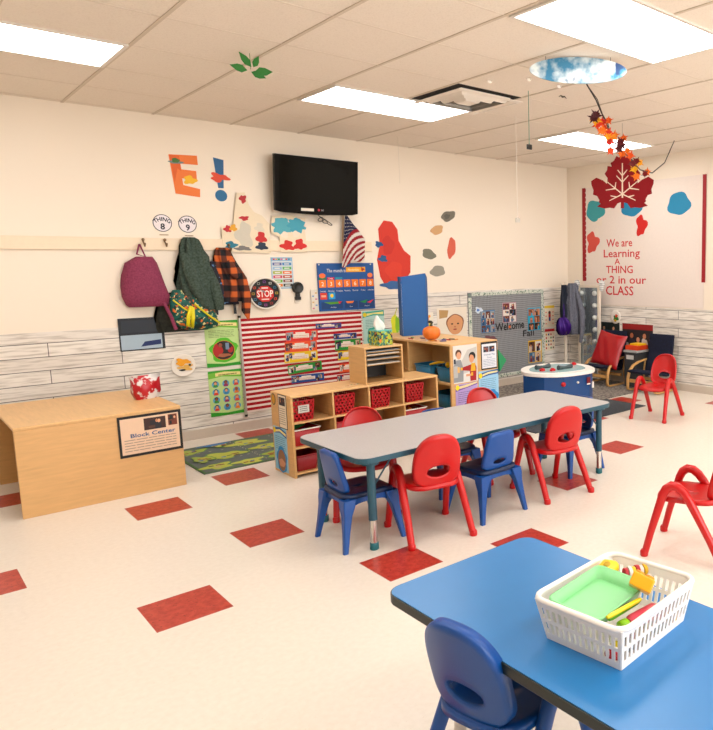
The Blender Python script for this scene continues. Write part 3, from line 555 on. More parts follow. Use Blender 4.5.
p.poly(blob(1.5, 1.2, .16, .13, 9, .12), '#2c9cc0')
p.build('paper_banner', 'large white paper banner with red class lettering on the right wall', 'banner')
def rposter(y, z, w, h, seed, bg, lab):
    p = Panel((XP, y, z), 'right'); p.rbase(w, h, '#e8e0d8', .003); p.rect(.008, .008, w-.016, h-.016, bg); r = random.Random(seed)
    if seed == 1:
        for x, c in ((.1, '#8c9cb0'), (.26, '#d8c8b8')):
            p.poly(blob(x, .18, .03, .06, 3), c); p.ell(x, .26, .018, .022, '#d8a888', 12); p.rect(x-.015, .02, .03, .12, '#3c5c84')
        p.rect(.03, .01, .03, .3, '#2c4438'); p.rect(.17, .01, .02, .3, '#16241e')
    else:
        p.rect(.01, h-.08, w-.02, .07, '#a82c2c')
        for k in range(5):
            x = .06+k*.1; y2 = .14+(k % 2)*.05; p.poly(blob(x, y2-.09, .05, .06, k), ['#d8d0c8', '#4c4450', '#c8b0a0'][k % 3]); p.ell(x, y2+.01, .034, .04, '#2c1c18', 14); p.ell(x, y2, .027, .034, ['#d09878', '#b87c5c', '#e0ac8c'][k % 3], 14)
    p.build('photo_poster', lab, 'poster', 'photo posters on the right wall')
rposter(1.94, .42, .37, .345, 1, '#22302c', 'dark green photo poster behind the navy armchair with the pillow'); rposter(1.54, .42, .5, .345, 2, '#3c3238', 'red topped photo poster of three faces above the orange box')
t = thing('paper_plate', 'white paper plate with red and green fruit on the right wall', 'paper plate', (XP-.003, 1.64, .83))
m = MB(); m.loft([[(-z, r*cos(2*pi*k/32), r*1.05*sin(2*pi*k/32)) for k in range(32)] for r, z in ((.08, 0), (.083, .01), (.06, .004), (.01, .004))], mat('#f4eee6', 'plate_card')); m.build('plate', t)
p = Panel((-.0105, 0, 0), 'right'); p.poly(blob(.01, -.02, .04, .035, 3, .3), '#2c8c3c'); p.poly(blob(.02, .015, .02, .02, 4, .3), '#e0582c'); p.poly(blob(0, -.045, .02, .015, 4, .3), '#d8b028'); p.build('fruit_paper', parent=t)['label'] = 'red and green paper fruit'
# mirror
t = thing('standing_mirror', 'tall white framed mirror with round bulbs leaning in the corner', 'mirror', (5.2, 1.97, 0))
wf = mat('#ece2d4', 'white_frame', rough=.4)
m = MB(); m.box(-.02, .01, .15, .19, .03, 1.235, wf); m.box(-.02, .01, -.19, -.15, .03, 1.235, wf); m.box(-.02, .01, -.15, .15, 1.2, 1.235, wf); m.box(-.02, .01, -.15, .15, .03, .09, wf); m.build('frame', t, bev=.004)
mir = mat('#c0c8cc', 'mirror_glass', rough=.1, metal=.75, var=.01)
m = MB(); m.box(-.012, .004, -.15, .15, .09, 1.2, mir); m.build('glass', t)
bulb = mat('#cfd2cf', 'frosted_bulb', rough=.25)
for s_ in (-1, 1):
    for k in range(5): m = MB(); m.ball((-.03, s_*.115, 1.13-k*.155), .034, bulb); m.build('bulb', t)
pol = check_mat('grey_gingham_ribbon', '#9a9a9a', '#ececea', 240, 240)
for y, nm in ((2.155, 'left'), (1.725, 'right')):
    m = MB(); m.ball((5.165, y, 1.255), (.02, .05, .045), pol); m.ball((5.16, y, 1.2), (.015, .035, .04), pol); tag(m.build('ribbon_bow'), 'grey gingham bow at the top %s corner of the mirror' % nm, 'bow', 'gingham bows on the mirror')

# coat stand
t = thing('coat_stand', 'white pole coat stand in the corner holding a grey jacket', 'coat stand', (5.03, 2.24, 0))
m = MB(); m.tube([(0, 0, .03), (0, 0, 1.28)], .02, wf, 12); m.build('pole', t); m = MB(); m.lathe([(.15, 0), (.15, .02), (.03, .035)], wf); m.build('base', t)
for a in (0, 1.57, 3.14, 4.71): m = MB(); m.tube([(0, 0, 1.2), (.05*cos(a), .05*sin(a), 1.22), (.08*cos(a), .08*sin(a), 1.26)], .007, wf, 8); m.build('hook', t)
greyj = speckle_mat('grey_knit', '#73757f', '#8f919c', 60, .3, .7, rough=.95, bump=.6)
t = thing('jacket', 'long grey jacket hanging on the white coat stand', 'jacket', (0, 0, 0))
m = MB(); m.T = Matrix.Translation((5.05, 2.14, 0))@Matrix.Rotation(-.5, 4, 'Z'); garment(m, [(1.26, -.03, .04, .03), (1.22, -.05, .06, .06), (1.0, -.075, .08, .08), (.8, -.09, .09, .09), (.62, -.08, .09, .08), (.6, -.07, .08, .06)], 0, greyj, 9, .018, 4); m.build('body', t)
m = MB(); m.tube([(5.06, 2.06, 1.15), (5.09, 2.0, .9), (5.08, 1.99, .68), (5.06, 2.0, .5)], [.03, .04, .035, .02], greyj, 12); m.build('sleeve', t)
navyj = mat('#2c3648', 'navy_cloth', rough=.9)
t = thing('jacket', 'dark navy jacket behind the grey one on the coat stand', 'jacket', (0, 0, 0))
m = MB(); m.T = Matrix.Translation((4.93, 2.2, 0)); garment(m, [(1.24, .0, .06, .03), (1.1, -.03, .08, .05), (.9, -.04, .08, .07), (.75, -.03, .08, .06)], 0, navyj, 7, .01, 3); m.build('body', t)
purp = mat('#5a2c94', 'purple_satin', rough=.18, metal=.35, bump=.5, scale=9)
t = thing('handbag', 'shiny purple bag hanging from the coat stand', 'bag', (4.86, 2.1, .7)); m = MB(); garment(m, [(.13, -.04, .05, .03), (.1, -.08, .08, .06), (.04, -.1, .1, .09), (-.03, -.095, .1, .09), (-.08, -.06, .08, .06), (-.1, -.02, .05, .03)], .04, purp, 7, .012, 3); m.build('pouch', t); m = MB(); m.tube([(.02, .02, .1), (.06, .06, .3), (.12, .1, .5)], .006, purp, 6); m.build('strap', t)
# ------------------------------------------------------------------ RUGS
speck = speckle_mat('heather_carpet', '#6f6a66', '#b0a8a0', 45, .35, .62, rough=1, bump=.8)
m = MB(); m.box(2.95, 5.3, .945, 2.44, .0005, .012, speck); tag(m.build('area_rug', bev=.003), 'large speckled grey area rug under the armchairs', 'rug')
char = speckle_mat('charcoal_mat', '#4f5358', '#666a70', 90, .3, .7, rough=1, bump=.5)
m = MB(); m.box(2.75, 4.345, .385, .935, .0005, .008, char); tag(m.build('floor_mat', bev=.002), 'smooth charcoal floor mat in front of the speckled rug', 'mat')
# road rug
p = Panel((.29, 1.3, .0008), 'up'); rw, rh = 1.4, .87; p.rbase(rw, rh, mat('#7e8682', 'road_grey', rough=.95), .006); r = random.Random(11)
p.rect(0, 0, rw, .02, '#4c7c34'); p.rect(0, rh-.02, rw, .02, '#4c7c34'); p.rect(0, 0, .02, rh, '#4c7c34')
isl = [(.14, .14, .1, .08), (.14, .72, .1, .07), (.36, .1, .1, .07), (.3, .42, .13, .1), (.62, .16, .12, .09), (.56, .7, .14, .09), (.62, .45, .1, .08), (.92, .2, .1, .1), (.9, .52, .12, .1), (.95, .76, .1, .06), (1.2, .2, .12, .1), (1.22, .55, .1, .14), (1.25, .78, .1, .05), (.12, .4, .07, .09), (.36, .76, .06, .05)]
for k, (x, y, a, b) in enumerate(isl):
    p.poly(blob(x, y, a*1.12, b*1.12, k, .35), '#6c9c54'); p.poly(blob(x, y, a, b, k, .35), ['#c2c860', '#b0be54', '#ccd06c'][k % 3])
    for q in range(6): cx, cy = x+r.uniform(-.6, .6)*a, y+r.uniform(-.6, .6)*b; p.rect(cx-.018, cy-.012, .036, .024, r.choice(['#8c3428', '#a85c38', '#3c84b8', '#3c5c38', '#c8b890', '#5c8c34', '#d0cc5c']))
p.poly(blob(.34, .8, .12, .035, 2, .3), '#4c8cc0'); p.poly(blob(.95, .1, .1, .03, 2, .3), '#4c8cc0')
for (a, b, c, d) in ((.05, .28, .9, .3), (.47, .05, .46, .83), (.77, .05, .78, .8), (.05, .58, 1.3, .6), (1.07, .04, 1.06, .84)):
    for k in range(14):
        u = k/14; x, y = a+(c-a)*u, b+(d-b)*u; p.rect(x, y+.015*sin(k), .02 if abs(c-a) > abs(d-b) else .005, .005 if abs(c-a) > abs(d-b) else .02, '#d8d4c0', lift=False)
p.build('road_rug', 'green and grey road map play rug on the floor by the shelf', 'rug')
# ------------------------------------------------------------------ CUBBY SHELF
WD = mat('#dab078', 'wood', rough=.4, var=.16); WDX = mat('#e2ba84', 'wood', rough=.4, var=.25); WDD = mat('#c8a06c', 'wood', rough=.5, var=.16)
t = thing('cubby_shelf', 'low light wood cubby shelf with red baskets against the striped banner', 'cubby shelf', (.70, .70, 0))
Wd, Dp, Hs = 1.245, .34, .60; T_ = .018
m = MB(); m.box(0, Wd, 0, Dp, Hs-T_, Hs, WDX); m.build('top', t, bev=.005)
for x, nm in ((0, 'side_panel'), (Wd-T_, 'side_panel')): m = MB(); m.box(x, x+T_, 0.002, Dp, 0, Hs-T_, WD); m.build(nm, t, bev=.003)
m = MB(); m.box(T_, Wd-T_, Dp-.008, Dp, .0, Hs-T_, WDD); m.build('back_panel', t)
ZS = (.035, .222, .405)
for z in ZS: m = MB(); m.box(T_, Wd-T_, .004, Dp-.008, z-.014, z, WDX); m.build('shelf_board', t, bev=.002)
cx_ = (.32, .615, .915)
for zi, z in enumerate(ZS):
    zt = (ZS[1]-.014, ZS[2]-.014, Hs-T_)[zi]
    for x in cx_: m = MB(); m.box(x-.007+(.008 if zi < 2 else 0), x+.007+(.008 if zi < 2 else 0), .006, Dp-.008, z, zt, WD); m.build('divider', t)
# perforated basket
def basket_mesh(w, d, h, mt, kind='diamond', taper=.88, cell=.012):
    m = MB(); rim = .012
    def P(sd, u, z):
        k = taper+(1-taper)*z/h; a, b = w/2*k, d/2*k
        return [((2*u-1)*a, -b, z), (a, (2*u-1)*b, z), ((1-2*u)*a, b, z), (-a, (1-2*u)*b, z)][sd]
    for sd in range(4):
        L = w if sd % 2 == 0 else d; nu = max(5, int(L/cell)) | 1; nv = max(5, int(h/cell)) | 1
        for i in range(nu):
            for j in range(nv):
                hole = 0 < i < nu-1 and 0 < j < nv-1
                if kind == 'diamond': hole = hole and j % 3 != 0 and ((i+2*((j//3) % 2)) % 4 in (1, 2))
                elif kind == 'slot': hole = hole and i % 2 == 1 and (2 <= j < nv-2) and j != nv//2
                else: hole = False
                if hole: continue
                m.add([P(sd, i/nu, h*j/nv), P(sd, (i+1)/nu, h*j/nv), P(sd, (i+1)/nu, h*(j+1)/nv), P(sd, i/nu, h*(j+1)/nv)], [(0, 1, 2, 3)], mt)
    m.add([P(0, 0, .001), P(1, 0, .001), P(2, 0, .001), P(3, 0, .001)], [(0, 1, 2, 3)], mt)
    return m
def rimtube(w, d, z, r, mt, cr=.02):
    pts = []
    for (sx, sy, a0) in ((1, 1, 0), (-1, 1, pi/2), (-1, -1, pi), (1, -1, 1.5*pi)):
        for k in range(5): a = a0+k*pi/8; pts.append((sx*(w/2-cr)+cr*cos(a), sy*(d/2-cr)+cr*sin(a), z))
    pts.append(pts[0]); pts.append(pts[1]); m = MB(); m.tube(pts, r, mt, 8, cap=False); return m
RDP = mat('#c01c2c', 'red_plastic', rough=.4); WHP = mat('#f8f4ef', 'white_plastic', rough=.35)
def red_basket(loc, lab, w=.165, d=.24, h=.145):
    t = thing('basket', lab, 'basket', loc, 0, 'red perforated baskets in the top cubbies')
    basket_mesh(w, d, h, RDP, cell=.0078).build('body', t, solid=.003); rimtube(w+.004, d+.004, h, .004, RDP).build('rim', t); return t
bx_ = [(.80, 'red perforated basket with a picture label in the left top cubby'), (1.12, 'red perforated basket in the second top cubby from the left'), (1.425, 'red perforated basket in the top cubby under the paper sorter'), (1.735, 'red perforated basket in the right end top cubby')]
for k, (x, lab) in enumerate(bx_):
    b = red_basket((x, .84, .4058), lab)
    if k == 0: p = Panel((-.04, -.1225, .06)); p.rbase(.08, .055, '#d8d4cc', .001); p.lines(.01, .04, .06, 3, .014, '#707070', 2, .4); p.build('label_card', parent=b)['label'] = 'grey printed card'
def tub(loc, lab, w, d, h, col, rimc=None, fill=(), grp=None):
    t = thing('storage_bin', lab, 'bin', loc, 0, grp); m = MB(); n = []
    def ring(k, z, c=.02): 
        a, b = w/2*k, d/2*k; pts = []
        for (sx, sy, a0) in ((1, 1, 0), (-1, 1, pi/2), (-1, -1, pi), (1, -1, 1.5*pi)):
            for q in range(4): an = a0+q*pi/6; pts.append((sx*(a-c)+c*cos(an), sy*(b-c)+c*sin(an), z))
        return pts
    m.loft([ring(.86, 0), ring(.88, .003), ring(1, h), ring(.975, h), ring(.86, .006)], col, cap=True); m.build('body', t)
    rimtube(w+.004, d+.004, h, .005, rimc or col).build('rim', t); return t
tub((.815, .84, .2228), 'red bin with white rim and toys in the left middle cubby', .21, .24, .12, RDP, WHP)
tub((1.11, .84, .2228), 'red bin in the second middle cubby behind the chair', .15, .24, .125, RDP)
tub((1.74, .84, .2228), 'red bin with white rim in the right middle cubby', .21, .24, .12, RDP, WHP)
tub((.81, .84, .0358), 'dark red bin in the bottom left cubby', .17, .24, .115, mat('#a8182c', 'red_plastic', rough=.4))
def toy(kind, loc, c, lab, s=.03, grp='toys in the cubby bins'):
    m = MB()
    if kind == 'ball': m.ball((0, 0, s), s, mat(c, 'toy_plastic', rough=.35))
    elif kind == 'block': m.box(-s, s, -s, s, 0, 2*s, mat(c, 'toy_plastic', rough=.35))
    else: m.tube([(-s*2, 0, s*.4), (-s, 0, s*.5), (0, 0, s*.4), (s*2, 0, s*.5)], [s*.3, s*.45, s*.4, s*.25], mat(c, 'toy_plastic', rough=.35))
    o = m.build({'ball': 'toy_ball', 'block': 'toy_block'}.get(kind, 'toy_stick'), None, loc, .5, bev=.003 if kind == 'block' else 0); tag(o, lab, 'toy', grp)
toy('stick', (.80, .85, .325), '#2c8c50', 'green toy lying on the left middle red bin', .04); toy('block', (.84, .8, .29), '#3c3c9c', 'purple block in the left middle red bin', .02); toy('ball', (.87, .8, .29), '#a8bc30', 'lime ball in the left middle red bin', .022)
toy('ball', (1.72, .8, .3), '#d88c3c', 'orange ball in the right middle red bin', .025); toy('block', (1.78, .82, .3), '#8c4c3c', 'brown block in the right middle red bin', .022)
# end posters on cubby (facing -X)
XE = .6995
t_ = Panel((XE, .905, .345), 'left'); t_.rbase(.135, .25, '#2c3438', .002); t_.rect(.006, .006, .123, .238, '#efe4d2'); t_.photo(.015, .17, .1, .06, 8, ['#3c3c48', '#503038', '#6c7480']); t_.lines(.015, .145, .1, 8, .016, '#9c9488', 2, .3); t_.build('paper_sign', 'black edged photo sheet at the top of the cubby shelf end', 'sign')
t_ = Panel((XE, 1.02, .02), 'left'); t_.rbase(.22, .325, '#a4d0e4', .002); t_.poly([(0, .27), (.11, .285), (.22, .255), (.22, .3), (.11, .325), (0, .31)], '#2c6cac'); t_.poly([(.04, .283), (.11, .295), (.21, .27), (.21, .29), (.11, .312), (.04, .3)], '#f0e4a4'); t_.ell(.02, .295, .02, .022, '#f4dc28'); t_.lines(.03, .25, .17, 7, .015, '#6c9cb4', 4, .3); t_.poly(blob(.12, .085, .085, .1, 2, .1, k=5), '#2c9cd0'); t_.ell(.12, .08, .065, .08, '#a88468'); t_.poly(blob(.12, .06, .05, .03, 4), '#d8a888'); t_.build('poster', 'light blue poster with round photo on the cubby shelf end', 'poster')
t_ = Panel((XE, .985, .545), 'left'); t_.base(ell(0, 0, .035, .045, 16), '#8c8060', .002); t_.ell(0, 0, .026, .035, '#d8a840', 16); t_.build('sticker', 'round yellow sticker at the top corner of the cubby shelf end', 'sticker')
p = Panel((1.17, .76, .6005), 'up'); p.base(blob(.07, .03, .08, .035, 3, .1), '#e0c49c', .001); 
for k in range(7): p.rect(.01+k*.018, .015+.01*(k % 3), .014, .02, ['#d87c4c', '#e8ddd0', '#6c8c6c'][k % 3])
p.build('paper_sticker', 'small worn sticker on the cubby shelf top', 'sticker')
# paper sorter
t = thing('paper_sorter', 'light wood paper sorter box on the cubby shelf', 'paper sorter', (1.295, .712, .6008))
m = MB(); m.box(0, .335, 0, .25, .27, .285, WDX); m.build('top', t, bev=.003)
for x in (0, .321): m = MB(); m.box(x, x+.014, 0.001, .25, 0, .27, WD); m.build('side_panel', t, bev=.002)
m = MB(); m.box(.014, .321, 0.001, .25, 0, .012, WDD); m.build('bottom', t); m = MB(); m.box(.014, .321, .244, .25, .012, .27, mat('#2a2622', 'dark_backing')); m.build('back_panel', t)
for z in (.14, .18, .215, .24): m = MB(); m.box(.0142, .3208, .012, .244, z, z+.006, WDD); m.build('shelf_board', t)
for k, (z, c, lab) in enumerate(((.147, '#d8d4cc', 'lowest'), (.187, '#b8b8b8', 'middle'), (.222, '#e0dcd4', 'upper'), (.247, '#8c949c', 'topmost'))): m = MB(); m.box(1.32, 1.6, .72, .93, .6008+z, .6008+z+.006, mat(c, 'paper_stack')); tag(m.build('paper_stack'), '%s stack of paper in the wooden sorter' % lab, 'paper', 'paper stacks in the sorter')
# tissue box
t = thing('tissue_box', 'square tissue box with purple, yellow and teal pattern on the sorter', 'tissue box', (1.49, .80, .8866), .12)
tp = speckle_mat('tissue_print', '#2c8c84', '#c8d048', 34, .46, .5, rough=.5, bump=0, extra=[('#2c2048', 30, .57), ('#e89c3c', 26, .66), ('#7cd0cc', 40, .66)])
m = MB(); m.box(-.065, .065, -.065, .065, 0, .115, tp); m.build('carton', t, bev=.003); m = MB(); m.box(-.066, .066, -.066, .066, .112, .118, mat('#6cc4bc', 'carton_edge')); m.build('lid', t)
m = MB(); rings = []
for k, (z, r_) in enumerate(((.117, .035), (.14, .045), (.17, .04), (.2, .025), (.225, .006))): rings.append([(r_*(1+.3*sin(5*a+k))*cos(a)-.01*k*.7, r_*.5*(1+.3*sin(4*a+k))*sin(a), z+.012*sin(3*a)) for a in [2*pi*i/24 for i in range(24)]])
m.loft(rings, mat('#f6f2ec', 'tissue', rough=.9)); m.build('tissue', t)
# ------------------------------------------------------------------ TALL SHELF (2.08..2.60)
t = thing('shelf_unit', 'taller light wood shelf unit with pumpkin on top and posters on its end', 'shelf unit', (2.08, .70, 0))
W_, D_, H_ = .515, 1.3, .84
m = MB(); m.box(0, W_, 0, D_, H_-.02, H_, WDX); m.build('top', t, bev=.005)
m = MB(); m.box(0.0, W_, 0.001, .02, 0, H_-.02, WD); m.build('end_panel', t, bev=.003); m = MB(); m.box(0, W_, D_-.02, D_, 0, H_-.02, WD); m.build('end_panel', t, bev=.003)
m = MB(); m.box(W_/2, W_/2+.01, .02, D_-.02, .0, H_-.02, WDD); m.build('back_panel', t)
for z in (.05, .27, .50): m = MB(); m.box(.004, W_/2, .02, D_-.02, z-.018, z, WDX); m.build('shelf_board', t, bev=.002)
m = MB(); m.box(.0, W_/2, .64, .66, .05, H_-.02, WD); m.build('divider', t)
TB = mat('#2a86a8', 'teal_plastic', rough=.45)
tub((2.2, 1.16, .5008), 'teal bin on the upper shelf far back', .2, .25, .12, TB); b_ = tub((2.2, .86, .5008), 'teal bin of yellow and black toys on the upper shelf near the end panel', .18, .2, .12, TB); tub((2.2, .9, .2708), 'teal bin on the middle shelf of the taller unit', .2, .26, .12, TB)
for k, (a, b, c, d, lab) in enumerate((((2.13, 1.08, .63), (2.17, .92, .66), '#e8c428', .011, 'long yellow toy bar across the teal bins'), ((2.15, .84, .635), (2.19, .90, .64), '#e8c428', .022, 'yellow banana shaped toy on the near teal bin'), ((2.16, 1.02, .55), (2.2, .98, .62), '#181c20', .035, 'black toy lying between the two teal bins'), ((2.23, .82, .63), (2.2, .87, .64), '#a82430', .022, 'dark red toy in the near teal bin'))):
    m = MB(); a, b = Vector(a), Vector(b); m.tube([a, a*.66+b*.34+Vector((0, 0, .006)), a*.34+b*.66+Vector((0, 0, .006)), b], [d*.7, d, d, d*.6], mat(c, 'toy_plastic', rough=.4), 10); tag(m.build('toy_tool'), lab, 'toy', 'toys in the teal bins')
YE = .6995
p = Panel((2.105, YE, .50)); p.rbase(.255, .325, '#e6e4e0', .002); p.poly([(.0, .06), (.25, .1), (.25, .3), (.15, .28)], '#d2d0cc')
p.poly([(.0, .01), (.1, .01), (.105, .12), (.08, .2), (.03, .2), (.0, .15)], '#a4a8ac'); p.rect(.0, .05, .045, .1, '#c4c4c4'); p.ell(.055, .255, .032, .035, '#6a4630'); p.ell(.058, .238, .025, .032, '#e2b494'); p.rect(.005, .17, .02, .04, '#3c4c60')
p.poly([(.175, .005), (.24, .005), (.245, .12), (.225, .16), (.185, .15), (.08, .13), (.075, .11), (.17, .095)], '#b81c2c'); p.poly([(.18, .09), (.235, .09), (.23, .16), (.19, .16)], '#e8bc30'); p.rect(.075, .108, .02, .025, '#e8bc30'); p.rect(.13, .05, .06, .02, '#e2b090'); p.rect(.185, .05, .02, .03, '#e8bc30')
p.ell(.2, .222, .036, .036, '#1c1c20'); p.poly(blob(.193, .2, .026, .035, 3, .05), '#e2ac88'); p.rect(.04, .09, .025, .05, '#e6c080'); p.build('photo_poster', 'photo poster of woman in grey and child in red jacket on the shelf end', 'poster')
p = Panel((2.12, YE, .18)); p.rbase(.235, .31, '#c0aedc', .002); p.poly([(0, .25), (.12, .27), (.235, .29), (.235, .32), (.1, .3), (0, .3)], '#8c6cb8'); p.poly([(.04, .27), (.12, .278), (.23, .3), (.23, .315), (.1, .298), (.04, .292)], '#e8dcb0'); p.ell(.02, .283, .02, .024, '#f4e020'); p.lines(.02, .235, .19, 6, .017, '#8c7cac', 7, .3); p.poly(blob(.13, .06, .09, .08, 2, .1, k=5), '#6c4ca8'); p.ell(.13, .05, .07, .07, '#3c3430'); p.ell(.13, .06, .035, .035, '#9c6850'); p.build('poster', 'lilac poster with round photo below the woman and child photo', 'poster')
p = Panel((2.405, YE, .585)); p.rbase(.18, .245, '#1c2028', .003); p.rect(.008, .012, .164, .215, '#e8eaf0'); p.photo(.025, .155, .06, .05, 4, ['#5c6c84', '#8c4c48', '#34404c']); p.photo(.09, .155, .06, .05, 5, ['#3c5c8c', '#5c3c50', '#34404c']); p.text('Dramatic Play', .09, .125, .016, '#4878a8', wmax=.13); p.text('Center', .09, .1, .014, '#4878a8'); p.lines(.02, .085, .14, 5, .014, '#a4b0c4', 5, .3); p.build('paper_sign', 'black framed centre sign on the right of the taller shelf end', 'sign')
p = Panel((2.37, YE, .26)); p.rbase(.225, .315, '#acd4ec', .002); p.poly([(0, .25), (.11, .27), (.225, .275), (.225, .315), (.11, .31), (0, .29)], '#2c6cac'); p.poly([(.045, .268), (.11, .283), (.215, .288), (.215, .302), (.11, .3), (.045, .285)], '#f0e4b0'); p.ell(.022, .275, .02, .024, '#f4dc28'); p.lines(.02, .235, .18, 7, .017, '#7ca4c0', 3, .3); p.poly(blob(.15, .06, .07, .08, 2, .1, k=5), '#2c9cd8'); p.ell(.15, .05, .05, .055, '#504840'); p.build('poster', 'light blue poster below the black framed sign on the shelf end', 'poster')
# green toy at side
m = MB(); m.add([(0, 0, 0), (.105, .03, .09), (0, .02, .2), (-.01, .08, .02), (.05, .09, .09), (-.01, .08, .17)], [(0, 1, 2), (3, 5, 4), (0, 3, 4, 1), (1, 4, 5, 2), (0, 2, 5, 3)], mat('#2ca070', 'green_plastic', rough=.35)); tag(m.build('paper_pennant', None, (2.63, .715, .545)), 'green folded pennant sticking out right of the shelf end', 'pennant')
# pumpkin
t = thing('pumpkin', 'small orange pumpkin on the taller shelf unit', 'pumpkin', (2.185, 1.12, .8408))
om = mat('#ea9040', 'pumpkin_skin', rough=.45, bump=.2); m = MB(); n = 48; rings = []
for j in range(1, 14):
    a = pi*j/14; rings.append([(.078*(1+.05*abs(cos(5*th))-.03)*sin(a)**.85*cos(th), .078*(1+.05*abs(cos(5*th))-.03)*sin(a)**.85*sin(th), .068-.066*cos(a)*(1-.1*(j > 10))) for th in [2*pi*i/n for i in range(n)]])
m.loft(rings, om); m.build('body', t)
m = MB(); m.tube([(0, 0, .125), (.002, 0, .145), (.01, 0, .165)], [.016, .01, .012], mat('#4c4c2c', 'stem')); m.build('stem', t); m = MB(); m.ball((-.01, 0, .165), (.022, .018, .012), mat('#3a3c30', 'leaf')); m.build('leaf', t)
r = random.Random(3); cs = ['#c8283c', '#2c4c9c', '#e8e4dc', '#3c9c50', '#2c2c34', '#e0a030', '#6c3c8c']
for k in range(16):
    x, y = 2.15+r.uniform(-.05, .22), 1.0+r.uniform(-.06, .1)+(.3 if k % 4 == 3 else 0); a = r.uniform(0, 3.1)
    c = cs[k % 7]; m = MB(); m.tube([(x-.03*cos(a), y-.03*sin(a), .846), (x+.02*cos(a), y+.02*sin(a), .846), (x+.03*cos(a), y+.03*sin(a), .846)], [.0045, .0045, .0015], mat(c, 'crayon'), 6)
    tag(m.build('crayon'), 'loose crayon scattered around the pumpkin on the taller shelf', 'crayon', 'crayons round the pumpkin')
# blue folding board
t = thing('folding_board', 'tall blue folding presentation board standing on the taller shelf', 'display board', (2.185, 1.56, .8408)); bb = mat('#1c70ac', 'blue_board', rough=.6)
def slab(name, a, b, h0, h1, th=.006):
    m = MB(); a, b = Vector((a[0], a[1], 0)), Vector((b[0], b[1], 0)); n_ = Vector((-(b-a).y, (b-a).x, 0)).normalized()*th; m.loft([[tuple(a), tuple(b), tuple(b+n_), tuple(a+n_)], [tuple(a+Vector((0, 0, h0))), tuple(b+Vector((0, 0, h1))), tuple(b+n_+Vector((0, 0, h1))), tuple(a+n_+Vector((0, 0, h0)))]], bb, smooth=False); m.build(name, t)
slab('centre_panel', (.02, .05), (.25, 0.0), .56, .59); slab('side_panel', (.255, 0.002), (.34, .10), .59, .55); slab('side_panel', (.02, .056), (.08, .2), .56, .56)
# ------------------------------------------------------------------ LEFT UNIT
t = thing('low_cabinet', 'light wood cabinet end with black framed sign at the left', 'cabinet', (-.78, 1.15, 0))
m = MB(); m.box(0, .91, 0, 1.0, .545, .565, WDX); m.build('top', t, bev=.005)
m = MB(); m.box(0.002, .908, 0, .02, 0, .545, mat('#dcb27c', 'wood', rough=.45, var=.16)); m.build('end_panel', t, bev=.003)
m = MB(); m.box(.002, .908, .98, 1.0, 0, .545, WD); m.build('end_panel', t); m = MB(); m.box(.44, .46, .02, .98, 0, .545, WDD); m.build('middle_panel', t)
for z in (.04, .28): m = MB(); m.box(.46, .908, .02, .98, z-.015, z, WDX); m.build('shelf_board', t)
p = Panel((-.25, 1.1495, .265), tilt=0); p.rbase(.375, .275, '#14181a', .004); p.rect(.014, .018, .345, .24, '#ead0b8'); p.photo(.15, .165, .13, .08, 12, ['#34343c', '#54342c', '#6c4c3c']); p.photo(.295, .175, .055, .075, 13, ['#20302c', '#8c4c34', '#2c3838']); p.text('Block Center', .2, .128, .026, '#4c74a0', wfix=.27, bold=.02); p.lines(.03, .11, .31, 5, .018, '#a89c94', 6, .25); p.build('paper_sign', 'black framed Center sign on the left cabinet end', 'sign')
m = MB(); m.T = Matrix.Rotation(.2, 4, 'Z'); rp_ = speckle_mat('bag_print', '#c8283c', '#e6e2e0', 16, .5, .55, rough=.3, bump=.2)
m.loft([[(x*w_, y*d_, z) for x, y in ((-1, -.6), (0, -1), (1, -.6), (1, .6), (0, 1), (-1, .6))] for z, w_, d_ in ((0, .07, .04), (.05, .09, .05), (.14, .09, .04), (.17, .11, .006))], rp_); tag(m.build('snack_bag', None, (.045, 1.62, .566)), 'crinkled red and white bag on the left cabinet', 'bag')
# ------------------------------------------------------------------ GREY TABLE
def rrect(x0, x1, y0, y1, r, n=7):
    o = []
    for (cx, cy, a0) in ((x1-r, y1-r, 0), (x0+r, y1-r, pi/2), (x0+r, y0+r, pi), (x1-r, y0+r, 1.5*pi)):
        for k in range(n+1): a = a0+k*pi/2/n; o.append((cx+r*cos(a), cy+r*sin(a)))
    return o
teal = mat('#336879', 'teal_enamel', rough=.35); chrome = mat('#d8d4d0', 'chrome', rough=.15, metal=1); 
def table(name, lab, x0, x1, y0, y1, z, topm, edge, legs, legm, footm, r=.07):
    t = thing(name, lab, 'table', ((x0+x1)/2, (y0+y1)/2, 0)); ox, oy = t.location.x, t.location.y
    m = MB(); m.prism(rrect(x0-ox+.004, x1-ox-.004, y0-oy+.004, y1-oy-.004, r), z-.012, z, topm); m.build('tabletop', t, bev=.002)
    m = MB(); m.prism(rrect(x0-ox, x1-ox, y0-oy, y1-oy, r+.004), z-.032, z-.002, edge, smooth=True); m.build('edge_band', t, bev=.004)
    for (lx, ly) in legs:
        X, Y = lx-ox, ly-oy; m = MB(); m.tube([(X, Y, .165), (X, Y, z-.033)], .0225, legm, 18); m.tube([(X, Y, z-.05), (X, Y, z-.033)], .045, legm, 18); L = m.build('leg', t)
        m = MB(); m.tube([(X, Y, .035), (X, Y, .165)], .019, chrome, 18); m.build('chrome_insert', L)['label'] = 'chrome height insert'
        m = MB(); m.lathe([(.02, 0), (.024, .004), (.023, .038), (.02, .04)], footm, 18, (X, Y)); m.build('foot', L)
        s_ = 1 if X < 0 else -1; m = MB(); m.tube([(X+s_*.015, Y, z-.17), (X+s_*.13, Y, z-.033)], .005, legm, 6); m.build('brace', t)
    return t
gt = speckle_mat('grey_laminate', '#c2bfbe', '#cbc8c7', 160, .4, .6, rough=.35, bump=.0)
